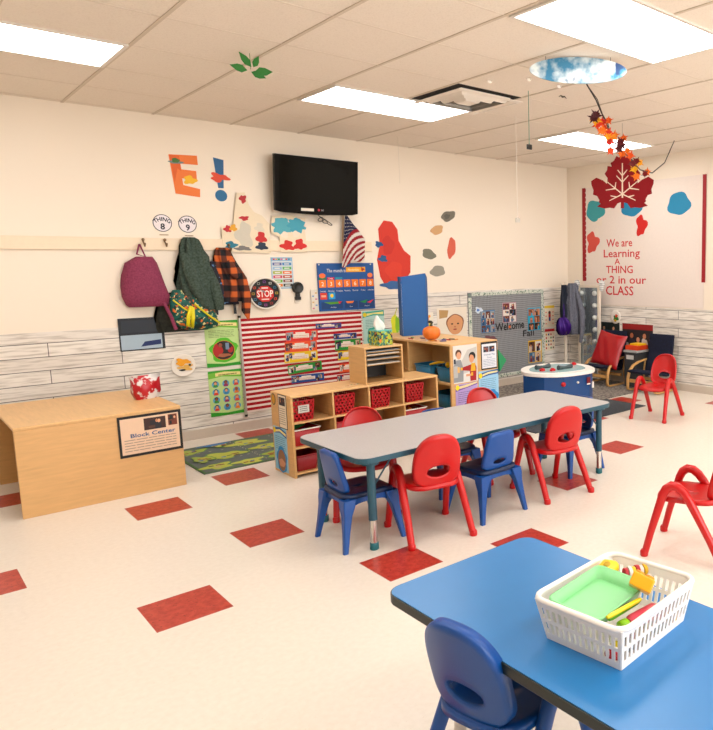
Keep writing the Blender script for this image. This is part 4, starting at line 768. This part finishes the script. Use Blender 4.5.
table('activity_table', 'long grey rectangular table with teal edge and six chairs around it', .36, 2.34, -.885, -.135, .52, gt, teal, [(.45, -.82), (2.262, -.81), (.46, -.235), (2.262, -.235)], teal, mat('#2c7c84', 'teal_rubber', rough=.5))
bt = mat('#3c90c6', 'blue_laminate', rough=.3, var=.05, scale=12); 
table('activity_table', 'blue topped table in the foreground holding the white basket', -.305, .285, -3.5, -2.225, .52, bt, mat('#16302e', 'dark_green_edge', rough=.4), [(-.15, -2.38), (.17, -2.38), (-.15, -3.35), (.17, -3.35)], mat('#20242a', 'dark_leg', rough=.4), blkm, .05)
# ------------------------------------------------------------------ CHAIRS
def back_shell(a, zc, bt_, bb_, n1, n2, hole, lean, curve, mt, flange=.022, z0=.3, tap=0):
    N = 64; rings = []; m = MB(); hx, hzr, hc = hole
    def P(x, z, f=0): x = x*(1-tap*max(0, z-z0)); return (x, -lean*(z-z0)-curve*x*x*(-1)+f-.0, z)
    out = []; inn = []
    for k in range(N):
        t_ = 2*pi*k/N; c, s_ = cos(t_), sin(t_); n = n1 if s_ >= 0 else n2; b = bt_ if s_ >= 0 else bb_
        out.append((a*math.copysign(abs(c)**(2/n), c), zc+b*math.copysign(abs(s_)**(2/n), s_))); inn.append((hx*c, hc+hzr*math.copysign(abs(s_)**.9, s_)))
    rings.append([P(x, z, .012) for x, z in inn])
    for q in range(0, 9):
        u = q/8; rings.append([P(i[0]*(1-u)+o[0]*u, i[1]*(1-u)+o[1]*u) for i, o in zip(inn, out)])
    rings.append([P(o[0]*1.015, zc+(o[1]-zc)*1.01, .008) for o in out]); rings.append([P(o[0]*1.02, zc+(o[1]-zc)*1.015, flange) for o in out])
    m.loft(rings, mt, cap=False); return m
def seat_shell(w, d0, d1, z, mt, n=4.5, dip=.012):
    N = 48; m = MB(); rings = []
    cy, ry = (d0+d1)/2, (d1-d0)/2
    for u in (.02, .3, .6, .85, 1.0):
        rings.append([(w*u*math.copysign(abs(cos(t))**(2/n), cos(t)), cy+ry*u*math.copysign(abs(sin(t))**(2/n), sin(t)), z-dip*(1-u*u)-(.012*u*u*max(0, sin(t))**2)) for t in [2*pi*k/N for k in range(N)]])
    r = rings[-1]; rings.append([(x*1.01, cy+(y-cy)*1.01, zz-.022) for x, y, zz in r])
    m.loft(rings, mt, cap=False); return m
def red_chair(lab, mt, loc, rot, grp):
    t = thing('child_chair', lab, 'chair', loc, rot, grp)
    back_shell(.131, .43, .170, .12, 2.5, 3.4, (.068, .036, .395), .25, 1.2, mt, .032, tap=.15).build('backrest', t, (0, -.15, 0), solid=.006)
    seat_shell(.145, -.16, .16, .315, mt, 3.6).build('seat', t, solid=.006)
    for s_ in (-1, 1):
        A = [(s_*.178, -.20, .012), (s_*.172, -.14, .13), (s_*.166, -.055, .28), (s_*.163, -.028, .325), (s_*.162, .0, .36), (s_*.161, .03, .382), (s_*.161, .06, .385), (s_*.162, .088, .365), (s_*.163, .105, .33), (s_*.166, .12, .28), (s_*.173, .165, .13), (s_*.178, .195, .012)]
        m = MB(); m.tube(A, [.019, .02, .022, .023, .024, .024, .024, .024, .023, .022, .019, .018], mt, 14); L = m.build('leg_arch', t)
        for y in (-.203, .198):
            m = MB(); m.lathe([(.019, 0), (.0215, .004), (.021, .025), (.016, .034)], mt, 16, (s_*.179, y)); m.build('foot', L)
    return t
def blue_chair(lab, mt, mt2, loc, rot, grp):
    t = thing('child_chair', lab, 'chair', loc, rot, grp)
    back_shell(.122, .412, .108, .112, 7, 6, (.052, .018, .34), .2, .5, mt, .022, tap=1.15).build('backrest', t, (0, -.13, 0), solid=.006)
    seat_shell(.14, -.145, .15, .295, mt2, 7, .008).build('seat', t, solid=.006)
    m = MB()
    for sx in (-1, 1):   # side aprons with arch
        for ax in (0, 1):
            ring = []
            for k in range(13):
                u = -1+2*k/12; ring.append((u, .272-.0, .245-.035*abs(u)**3))
            for k in range(12):
                (u0, zt, zb0), (u1, _, zb1) = ring[k], ring[k+1]
                pts = []
                for (u, zb) in ((u0, zb0), (u1, zb1)):
                    for zz in (zb, .278):
                        for o in (.128, .138):
                            pts.append((sx*o, u*.135, zz) if ax == 0 else (u*.135, sx*o, zz))
                m.add(pts, [(0, 4, 6, 2), (1, 3, 7, 5), (0, 1, 5, 4), (2, 6, 7, 3), (0, 2, 3, 1), (4, 5, 7, 6)], mt)
    m.build('apron', t)
    for sx in (-1, 1):
        for sy in (-1, 1):
            m = MB(); R = []
            for z, o, w in ((.0, .172, .013), (.1, .155, .017), (.19, .14, .023), (.235, .13, .032), (.275, .122, .036)):
                cx, cy = sx*o, sy*(o+.0); R.append([(cx-w, cy-w, z), (cx+w, cy-w, z), (cx+w, cy+w, z), (cx-w, cy+w, z)] )
            # keep outer faces flush
            m.loft(R, mt, smooth=False); m.build('leg', t, bev=.006)
    return t
RC = mat('#cf2226', 'red_chair_plastic', rough=.32, var=.02); RC2 = mat('#a8161f', 'deep_red_plastic', rough=.35, var=.02); BC = mat('#0a64aa', 'blue_chair_plastic', rough=.38, var=.02); BC2 = mat('#0e3a64', 'dark_blue_plastic', rough=.4, var=.02); BL2 = mat('#3c74b4', 'light_blue_plastic', rough=.38, var=.02)
G1, G2 = 'red chairs around the tables', 'blue chairs around the grey table'
import math as _m
def rd_(fx, fy): return _m.atan2(-fx, fy)   # heading (forward = +Y local)
rc = red_chair('red plastic chair, nearest on the near side of the grey table', RC, (.80, -.82, 0), RAD(-13), G1)
dup(rc, (1.765, -.825, 0), RAD(-8), 'red plastic chair on the near side of the grey table, further right')
dup(rc, (.75, -.21, 0), RAD(180-28), 'red plastic chair on the far side of the grey table, left')
dup(rc, (1.76, -.26, 0), RAD(180-6), 'red plastic chair on the far side of the grey table, right')
dup(rc, (1.60, -2.05, 0), RAD(20), 'red plastic chair at the right edge beyond the blue table')
dup(rc, (4.0, -.02, 0), RAD(100), 'red plastic chair at the far right edge near the charcoal mat')
bc = blue_chair('blue plastic chair at the left end of the grey table', BC, BC2, (.49, -.60, 0), RAD(-92), G2)
dup(bc, (1.225, -.80, 0), RAD(2), 'blue plastic chair between the two near red chairs')
dup(bc, (2.20, -.575, 0), RAD(90), 'blue plastic chair at the right end of the grey table')
dup(bc, (1.33, -.27, 0), RAD(178), 'blue plastic chair on the far side of the grey table, centre')
red_chair('blue round backed chair tucked at the near left of the blue table', BC, (-.165, -2.63, 0), RAD(-80), 'blue chairs round the blue table')
# ------------------------------------------------------------------ WATER / ACTIVITY STAND
t = thing('play_stand', 'navy activity stand with white rounded top and small toys', 'play table', (0, 0, 0))
nv = mat('#145c94', 'navy_panel', rough=.45); out = [(3.02, .84), (3.09, .62), (3.24, .50), (3.55, .46), (3.68, .54), (3.80, .78), (3.72, 1.02), (3.5, 1.1), (3.25, 1.08)]
m = MB(); m.prism([(x, y) for x, y in out], .009, .44, nv); m.v = [(x, y, z) for x, y, z in m.v]; m.build('base', t, bev=.006)
import bmesh
def smooth_poly(P, it=3):
    for _ in range(it):
        Q = []
        for i in range(len(P)):
            a, b = P[i], P[(i+1) % len(P)]; Q += [(a[0]*.75+b[0]*.25, a[1]*.75+b[1]*.25), (a[0]*.25+b[0]*.75, a[1]*.25+b[1]*.75)]
        P = Q
    return P
cxo, cyo = 3.42, .79; big = smooth_poly([(cxo+(x-cxo)*1.06, cyo+(y-cyo)*1.12) for x, y in out], 2)
m = MB(); m.prism(big, .441, .475, WHP); m.build('top', t, bev=.008)
sm_ = [(cxo+(x-cxo)*.78, cyo+(y-cyo)*.74) for x, y in big]; m = MB(); m.prism(sm_, .4755, .4775, mat('#c2dcdc', 'pale_glass', rough=.1)); m.build('tray_surface', t)['label'] = 'pale blue inset surface'
m = MB(); 
for (x, y, rr, c) in ((3.225, .496, .022, '#c8202c'), (3.4, .476, .01, '#e8e4dc')):
    m.T = Matrix.Translation((x, y, .37))@Matrix.Rotation(RAD(90), 4, 'X'); m.lathe([(rr, -.012), (rr, .008), (rr*.6, .012)], mat(c, 'knob'), 16)
m.T = Matrix(); m.build('knob', t)
m = MB(); m.T = Matrix.Translation((3.53, .452, .35))@Matrix.Rotation(RAD(-7), 4, 'Z'); m.box(-.03, .01, -.012, -.006, 0, .06, mat('#8c2030', 'stk')); m.box(-.03, .01, -.012, -.006, -.012, 0, WHP); m.T = Matrix.Translation((3.57, .452, .3))@Matrix.Rotation(RAD(10), 4, 'Z'); m.box(-.01, .01, -.02, -.008, 0, .06, WHP); m.build('sticker', t)
gd = mat('#5c6c70', 'grey_toy', rough=.5)
def bone(x, y, lab):
    m = MB(); m.tube([(x-.09, y, .5), (x-.04, y, .495), (x, y, .493), (x+.04, y, .495), (x+.09, y, .5)], [.024, .018, .012, .018, .024], gd, 10); tag(m.build('toy_dumbbell'), lab, 'toy', 'grey toys on the play stand')
bone(3.30, .86, 'grey dumbbell shaped toy at the back of the play stand'); bone(3.43, .68, 'grey dumbbell shaped toy at the front of the play stand')
for x, y, lab in ((3.19, .75, 'left small red toy car'), (3.26, .68, 'second small red toy car'), (3.68, .80, 'small red toy car at the right')):
    m = MB(); m.box(-.028, .028, -.016, .016, 0, .018, mat('#d82838', 'toy_red', rough=.3)); m.box(-.014, .014, -.013, .013, .018, .028, mat('#d82838', 'toy_red', rough=.3)); tag(m.build('toy_car', None, (x, y, .4782), .1, bev=.004), lab+' on the play stand', 'toy', 'small red cars on the play stand')
# ------------------------------------------------------------------ ARMCHAIRS
BW = mat('#d8aa6c', 'wood', rough=.35, var=.16); NV = speckle_mat('navy_cushion', '#141f3c', '#1e2c50', 60, .3, .7, rough=.95, bump=.3)
def armchair(lab, loc, rot):
    t = thing('armchair', lab, 'armchair', loc, rot, 'bentwood armchairs on the rug')   # faces local -Y
    for s_ in (-1, 1):
        x = s_*.2; path = [(x, .2, .0085), (x, -.17, .0085), (x, -.2, .02), (x, -.205, .06), (x, -.2, .15), (x, -.17, .23), (x, -.1, .29), (x, .0, .32), (x, .1, .335), (x, .17, .34)]
        m = MB(); R = []
        for i, p_ in enumerate(path):
            a = Vector(path[max(i-1, 0)]); b = Vector(path[min(i+1, len(path)-1)]); d = (b-a).normalized(); nrm = Vector((0, -d.z, d.y))*.008; p_ = Vector(p_)
            R.append([tuple(p_+Vector((q, 0, 0))+nrm*e) for q, e in ((-.018, -1), (.018, -1), (.018, 1), (-.018, 1))])
        m.loft(R, BW, smooth=True); m.build('arm_frame', t)
        m = MB(); m.tube([(x, .13, .012), (x, .1, .18), (x, .13, .335)], .011, BW, 8); m.build('leg', t)
    m = MB(); m.box(-.19, .19, -.19, -.17, .1, .14, BW); m.build('cross_rail', t, bev=.003); m = MB(); m.box(-.19, .19, .06, .08, .1, .135, BW); m.build('cross_rail', t, bev=.003)
    def cush(name, pts, w, th):
        m = MB(); R = []
        for i, (y, z) in enumerate(pts):
            a = pts[max(i-1, 0)]; b = pts[min(i+1, len(pts)-1)]; d = Vector((b[0]-a[0], b[1]-a[1])).normalized(); nx, nz = -d.y*th/2, d.x*th/2; e = .6 if i in (0, len(pts)-1) else 1
            R.append([(w*cos(q)/max(abs(cos(q))**.55, .01)*abs(cos(q))**.0*.0+w*math.copysign(abs(cos(q))**.4, cos(q)), y+nx*e*math.copysign(abs(sin(q))**.5, sin(q)), z+nz*e*math.copysign(abs(sin(q))**.5, sin(q))) for q in [2*pi*k/20 for k in range(20)]])
        m.loft(R, NV); m.build(name, t)
    cush('seat_cushion', [(-.24, .235), (-.23, .24), (-.12, .235), (0, .205), (.08, .185), (.1, .182)], .178, .04)
    cush('back_cushion', [(.095, .19), (.1, .2), (.14, .32), (.17, .45), (.19, .6), (.195, .64), (.197, .65)], .178, .045)
    return t
ac = armchair('navy cushioned bentwood armchair with the red pillow', (5.09, 1.595, .0125), RAD(-90))
dup(ac, (5.07, .86, .0125), RAD(-90), 'navy cushioned bentwood armchair at the right edge of view')
# pillow
def pillow(lab, c, loc, rx, rz, size):
    m = MB(); n = 20; vs = []; fs = []
    for sgn in (1, -1):
        o = len(vs)
        for i in range(n+1):
            for j in range(n+1):
                u, v = -1+2*i/n, -1+2*j/n; e = (1-u**4)*(1-v**4); k = 1-.08*(1-u*u)*abs(v)**3; k2 = 1-.08*(1-v*v)*abs(u)**3
                vs.append((u*size/2*k2, sgn*(.055*max(e, 0)**.5+.004*sin(u*9+v*5)*e), v*size/2*k))
        for i in range(n):
            for j in range(n):
                a = o+i*(n+1)+j; q = (a, a+1, a+n+2, a+n+1); fs.append(q if sgn > 0 else q[::-1])
    m.add(vs, fs, c, True); ob = m.build('pillow', None, loc); ob.rotation_euler = (rx, RAD(8), rz); tag(ob, lab, 'pillow'); return ob
pillow('red satin square pillow on the navy armchair', mat('#b81426', 'red_satin', rough=.3, bump=.6, scale=8), (5.04, 1.51, .45), RAD(-20), RAD(-90), .44)
# crate and orange box
t = thing('storage_crate', 'dark grey plastic crate with white clips between the armchairs', 'crate', (5.19, 1.185, .0125)); gc = mat('#4c5054', 'grey_plastic', rough=.4)
m = MB(); m.box(-.12, .12, -.098, .098, 0, .42, gc); m.build('body', t, bev=.01); m = MB(); m.box(-.13, .13, -.104, .104, .4205, .45, mat('#b8b8b6', 'lid_plastic')); m.build('lid', t, bev=.006); m = MB(); m.box(-.126, -.121, -.05, .06, .34, .39, mat('#d8d8d4', 'clip')); m.build('label_card', t)['label'] = 'pale label'
m = MB(); m.box(-.1, .1, -.098, .098, 0, .055, mat('#e05c24', 'orange_card', rough=.5)); tag(m.build('box', None, (5.19, 1.185, .463), bev=.004), 'flat orange box on top of the grey crate', 'box')
m = MB(); m.box(-.07, .07, -.09, .06, 0, .02, mat('#f0cc28', 'yellow_card', rough=.5)); tag(m.build('box', None, (5.2, 1.185, .5185), bev=.003), 'thin yellow box on the orange box', 'box')
# ------------------------------------------------------------------ WHITE BASKET ON BLUE TABLE
bx, by, bz = .008, -2.89, .5208
t = thing('basket', 'white slotted plastic basket of toys on the blue table', 'basket', (bx, by, bz), RAD(5))
basket_mesh(.345, .275, .115, WHP, 'slot', .86, .0105).build('body', t, solid=.004); rimtube(.355, .285, .118, .008, WHP, .035).build('rim', t)
def tray_(loc, rot, w, d, h, c, lab, name='tray'):
    m = MB()
    def ring(k, z, c_=.02):
        return [(x, y, z) for x, y in rrect(-w/2*k, w/2*k, -d/2*k, d/2*k, c_, 4)]
    m.loft([ring(.86, 0), ring(.97, h), ring(1.03, h+.001), ring(1.03, h-.003), ring(.955, h-.003), ring(.84, .004)], mat(c, 'mint_plastic', rough=.35)); o = m.build(name, None, loc); o.rotation_euler = rot; tag(o, lab, 'tray')
tray_((bx-.05, by+.02, bz+.09), (RAD(3), RAD(-2), RAD(6)), .225, .165, .032, '#a4e4ac', 'mint green plastic tray lying in the white basket')
tc_ = [('toy_cup', '#f0d418', (bx+.09, by+.105, bz+.1), .03, 'yellow toy cup at the back of the white basket'), ]
m = MB(); m.tube([(-.03, 0, 0), (.0, 0, .006), (.03, 0, 0)], [.02, .026, .018], mat('#f0d418', 'yellow_toy', rough=.35), 14); m.ball((-.008, -.006, .022), (.016, .01, .008), mat('#c8a810', 'yellow_toy2')); tag(m.build('toy_bottle', None, (bx+.085, by+.105, bz+.105)), 'yellow rounded toy at the back of the white basket', 'toy')
m = MB()
for k in range(7): m.tube([(.012*k, 0, 0), (.012*k+.01, 0, 0)], .014+.003*(k % 2), mat(['#c02840', '#e8e0d8', '#f0c828'][k % 3], 'bead'), 12)
tag(m.build('toy_beads', None, (bx+.11, by+.065, bz+.1), RAD(-25)), 'string of red, white and yellow toy rings in the white basket', 'toy')
m = MB(); m.box(-.045, .045, -.03, .03, -.018, .018, mat('#f2bc18', 'amber_toy', rough=.35))
for a in (-.022, .022):
    for b in (-.014, .014): m.T = Matrix.Translation((a, b, .018)); m.lathe([(.013, 0), (.013, .006), (.009, .007)], mat('#e8a814', 'amber_toy'), 14)
m.T = Matrix(); o = m.build('toy_brick', None, (bx+.022, by-.068, bz+.145), 0, bev=.005); o.rotation_euler = (RAD(25), RAD(30), RAD(40)); tag(o, 'amber yellow toy brick leaning on the mint tray', 'toy')
for (a, b, c, rr, lab) in (((-.13, -.08, .114), (.0, -.082, .114), '#f0e028', .006, 'long yellow toy rod in front of the mint tray'), ((-.115, -.072, .1), (.01, -.07, .102), '#7cc82c', .007, 'lime green toy rod beside the yellow rod'), ((-.07, -.1, .08), (.04, -.105, .08), '#e06078', .02, 'pink toy rolling pin at the front of the white basket'), ((-.1, -.098, .08), (-.075, -.1, .08), '#a4d820', .018, 'lime toy knob at the front of the white basket')):
    m = MB(); A = Vector(a)+Vector((bx, by, bz)); B = Vector(b)+Vector((bx, by, bz)); m.tube([A, A*.9+B*.1, A*.1+B*.9, B], [rr*.7, rr, rr, rr*.7], mat(c, 'toy_plastic', rough=.35), 12); tag(m.build('toy_rod'), lab, 'toy', 'toys in the white basket')
r = random.Random(8)
for k in range(9):
    c = ['#c8203c', '#e8d820', '#20242c', '#b82038', '#f0e0a0', '#d8d020', '#28a8a0', '#c8283c', '#e8c020'][k]; x = bx-.13+k*.03; y = by-.095+.01*(k % 2)
    m = MB(); m.ball((0, 0, .018), (.017, .02, .018), mat(c, 'toy_plastic', rough=.35), 12, 8); tag(m.build('toy_egg', None, (x, y, bz+.004+.034*(k % 2)*0)), 'small rounded toy at the bottom of the white basket, seen through its slots', 'toy', 'small toys at the bottom of the white basket')
# ------------------------------------------------------------------ HANGING THINGS
def string(x, y, z0, z1, c, lab, clip=None):
    t = thing('hanging_string', lab, 'string', (x, y, z1)); m = MB(); m.tube([(0, 0, z0-z1), (0, 0, 0)], .0022, mat(c, 'thread'), 6); m.build('cord', t)
    if clip: m = MB(); m.box(-.022, .022, -.006, .006, z0-z1-.035, z0-z1, mat(clip, 'clip')); m.tube([(-.008, 0, z0-z1), (0, 0, z0-z1+.02), (.008, 0, z0-z1)], .002, chrome, 6); m.build('clip', t, bev=.002)
string(2.215, -.18, 2.38, H-.001, '#3c9c84', 'green string with black clip hanging from the ceiling', '#101418'); string(2.69, .5, 1.9, H-.001, '#ece4da', 'white string with small clip hanging before the wall', '#d8d4cc'); string(2.48, 2.0, 2.31, H-.001, '#e8e0d4', 'thin pale string hanging above the red cutout')
for (x, y, lab) in ((1.81, -.23, 'left'), (1.97, -.45, 'second from left'), (2.25, -.46, 'third from left'), (2.32, -.71, 'rightmost')):
    m = MB(); m.ball((0, 0, -.012), (.022, .006, .011), WHP, 10, 6); m.ball((.012, 0, -.008), (.006, .018, .005), WHP, 8, 6); tag(m.build('ceiling_clip', None, (x, y, H-.004)), 'white clip stuck on the ceiling, %s of four' % lab, 'clip', 'white ceiling clips')
m = MB(); m.tube([(-.04, 0, -.012), (-.02, 0, .0), (0, 0, -.006), (.02, 0, .0), (.04, 0, -.012)], [.002, .005, .008, .005, .002], mat('#6c6458', 'bird')); tag(m.build('paper_bird', None, (2.45, -.3, H-.02)), 'small grey bird ornament against the ceiling', 'ornament')
# cloud picture hanging from ceiling
t = thing('cloud_picture', 'blue and white sky picture hanging from the ceiling at the top', 'hanging picture', (1.88, -1.0, 2.68)); t.rotation_euler = (0, 0, RAD(-40))
sky = speckle_mat('painted_sky', '#4c94b4', '#e4ecec', 9, .42, .6, rough=.6, bump=0, extra=[('#2c5c8c', 6, .64)])
p = Panel((0, 0, 0)); p.base(ell(0, 0, .3, .078, 48), sky, .01); p.build('picture', parent=t)
m = MB(); m.tube([(-.2, 0, .06), (-.2, 0, H-2.676)], .0015, blkm, 5); m.tube([(.2, 0, .06), (.2, 0, H-2.676)], .0015, blkm, 5); m.build('string', t)
# green leaves at top left
t = thing('hanging_leaves', 'green leaf decoration hanging from the ceiling at top left', 'hanging decoration', (.42, .3, 2.66)); g = mat('#2f8c34', 'leaf_paper', rough=.5)
for k, (x, z, a, L) in enumerate(((-.02, 0, 3.0, .1), (.0, -.005, -.25, .09), (.02, 0, .15, .11), (0, .02, 2.3, .1), (.01, .02, 1.1, .08))):
    m = MB(); R = [(0, 0), (.3, .22), (.6, .2), (1, 0), (.6, -.2), (.3, -.22)]; m.add([(x+L*(u*cos(a)-v*sin(a)), -.004*k, z+L*(u*sin(a)+v*cos(a))) for u, v in R], [tuple(range(6))], g); m.build('leaf', t, solid=.002)
m = MB(); m.tube([(0, 0, .01), (0, 0, H-2.661)], .0015, g, 5); m.build('string', t)
# maple leaf
t = thing('maple_leaf', 'large dark red felt maple leaf with cut out veins hanging at right', 'hanging decoration', (3.62, .1, 2.26)); t.rotation_euler = (0, 0, RAD(-50))
half = [(0, .185), (.028, .158), (.05, .17), (.072, .135), (.1, .12), (.09, .095), (.125, .1), (.13, .07), (.15, .045), (.125, .015), (.13, -.025), (.165, .0), (.22, .02), (.265, -.005), (.262, -.03), (.245, -.07), (.25, -.1), (.215, -.11), (.195, -.14), (.2, -.155), (.185, -.165), (.215, -.185), (.15, -.2), (.11, -.195), (.07, -.2), (.04, -.165), (.014, -.158), (.014, -.2)]
K = 1.08; KZ = 1.27; poly = [(x*K, z*KZ) for x, z in half]+[(-x*K, z*KZ) for x, z in half[::-1] if x > 0]
felt = mat('#9a1024', 'red_felt', rough=.95, bump=.4, scale=150)
p = Panel((0, 0, 0)); p.base(poly[::-1], felt, .006); p.build('felt', parent=t)
p = Panel((0, -.0065, 0)); vc = '#ecdccb'
def seg(a, b, w): d = Vector((b[0]-a[0], b[1]-a[1])).normalized()*w; return [(a[0]-d.y, a[1]+d.x), (a[0]+d.y, a[1]-d.x), (b[0]+d.y*.6, b[1]-d.x*.6), (b[0]-d.y*.6, b[1]+d.x*.6)]
p.z = .0; c0 = (0, -.1)
p.poly(seg((0, -.16), (0, .15), .007), vc)
for s_ in (-1, 1):
    for (a, b) in (((0, -.1), (s_*.13, -.01)), ((0, -.1), (s_*.11, -.145)), ((s_*.062, -.06), (s_*.14, -.07)), ((s_*.062, -.06), (s_*.055, -.015)), ((0, .03), (s_*.04, .07)), ((0, -.015), (s_*.05, .03)), ((s_*.05, -.12), (s_*.1, -.11))): p.poly(seg((a[0]*K, a[1]*KZ), (b[0]*K, b[1]*KZ), .0055), vc, lift=False)
p.build('veins', parent=t)['label'] = 'pale cut out veins'
m = MB(); m.tube([(0, -.003, .22), (0, -.003, H-2.261)], .0012, blkm, 5); m.build('string', t)
# garland
t = thing('leaf_garland', 'autumn garland of red and orange leaves on a dark vine from the ceiling', 'garland', (0, 0, 0))
vine = [(2.16, -.80, H-.001), (2.197, -.78, 2.69), (2.416, -.664, 2.647), (2.542, -.599, 2.594), (2.696, -.521, 2.534), (2.829, -.456, 2.449), (3.076, -.34, 2.415), (3.392, -.198, 2.382), (3.634, -.094, 2.333), (4.0, .05, 2.35), (4.4, .2, 2.5), (4.7, .3, H-.001)]
m = MB(); m.tube(vine, .005, mat('#2c2824', 'vine'), 7); m.tube([(a+.012, b, c+.008*((i % 2)*2-1)) for i, (a, b, c) in enumerate(vine[1:7])], .003, mat('#3c342c', 'vine'), 6); m.build('vine', t)
LV = [[2.32, -.73, 2.5], [2.37, -.7, 2.5], [2.42, -.68, 2.48], [2.54, -.61, 2.52], [2.68, -.55, 2.56], [2.5, -.64, 2.45], [2.69, -.54, 2.47], [2.66, -.56, 2.44], [2.84, -.47, 2.48], [3.11, -.34, 2.51], [2.71, -.53, 2.41], [2.73, -.52, 2.35], [2.95, -.42, 2.4], [3.02, -.39, 2.44], [3.05, -.37, 2.38], [3.2, -.3, 2.43], [3.46, -.19, 2.38], [3.34, -.24, 2.34], [3.42, -.2, 2.31], [3.46, -.19, 2.25], [3.55, -.15, 2.38], [2.36, -.71, 2.53], [2.6, -.58, 2.49], [2.78, -.5, 2.46], [3.0, -.4, 2.46], [3.28, -.26, 2.4], [3.7, -.1, 2.3], [3.85, 0, 2.34]]
LC_ = ['#5c1420', '#e8b418', '#e8582c', '#d8442c', '#ec7c28', '#ec8c24', '#e05030', '#f0b020', '#f09428', '#f08428', '#d84430', '#e8642c', '#6c1820', '#541420', '#ec8424', '#f09020', '#8c1c24', '#7c1420', '#f0c020', '#ec8c20', '#f0b820', '#641820', '#e86c28', '#e8a020', '#7c1824', '#e87020', '#941c24', '#ec8c28']
for k, (x, y, z) in enumerate(LV):
    r = random.Random(k); a0 = r.uniform(0, 6.28); L = r.uniform(.04, .056); m = MB(); P_ = []
    for q in range(20):
        th = 2*pi*q/20; rr = L*(1.0 if q % 4 == 0 else (.62 if q % 2 == 0 else .48)); P_.append((rr*cos(th+a0), .25*rr*sin(th*2+a0)-.01, rr*sin(th+a0)*.9))
    m.add([(0, 0, 0)]+P_, [(0, i+1, (i+1) % 20+1) for i in range(20)], mat(LC_[k], 'silk_leaf', rough=.7)); m.build('leaf', t, (x, y, z), r.uniform(-1.2, -.4), solid=.0015)
# ------------------------------------------------------------------ CAMERA / WORLD
f, cx, cy = 684.96, 570.87, 353.69; yaw, pit, rol = .7999, .1296, .0107
fwd = Vector((sin(yaw)*cos(pit), cos(yaw)*cos(pit), -sin(pit))); right = Vector((cos(yaw), -sin(yaw), 0)); down = fwd.cross(right)
r2 = right*cos(rol)+down*sin(rol); d2 = -right*sin(rol)+down*cos(rol)
cam = bpy.data.objects.new('camera', bpy.data.cameras.new('camera')); COL.objects.link(cam); SC.camera = cam
M = Matrix((r2, -d2, -fwd)).transposed().to_4x4(); M.translation = Vector((-1.3212, -4.0199, 1.4996)); cam.matrix_world = M
cd = cam.data; cd.sensor_fit = 'VERTICAL'; cd.sensor_height = 24; cd.lens = f/730*24; cd.shift_x = (356.5-cx)/730; cd.shift_y = (cy-365)/730; cd.clip_start = .05
w = bpy.data.worlds.new('world'); SC.world = w; w.use_nodes = True; w.node_tree.nodes['Background'].inputs[0].default_value = (1, .96, .9, 1); w.node_tree.nodes['Background'].inputs[1].default_value = .4
SC.view_settings.view_transform = 'Standard'; SC.view_settings.look = 'None'; SC.view_settings.gamma = 1; SC.view_settings.exposure = 0.14
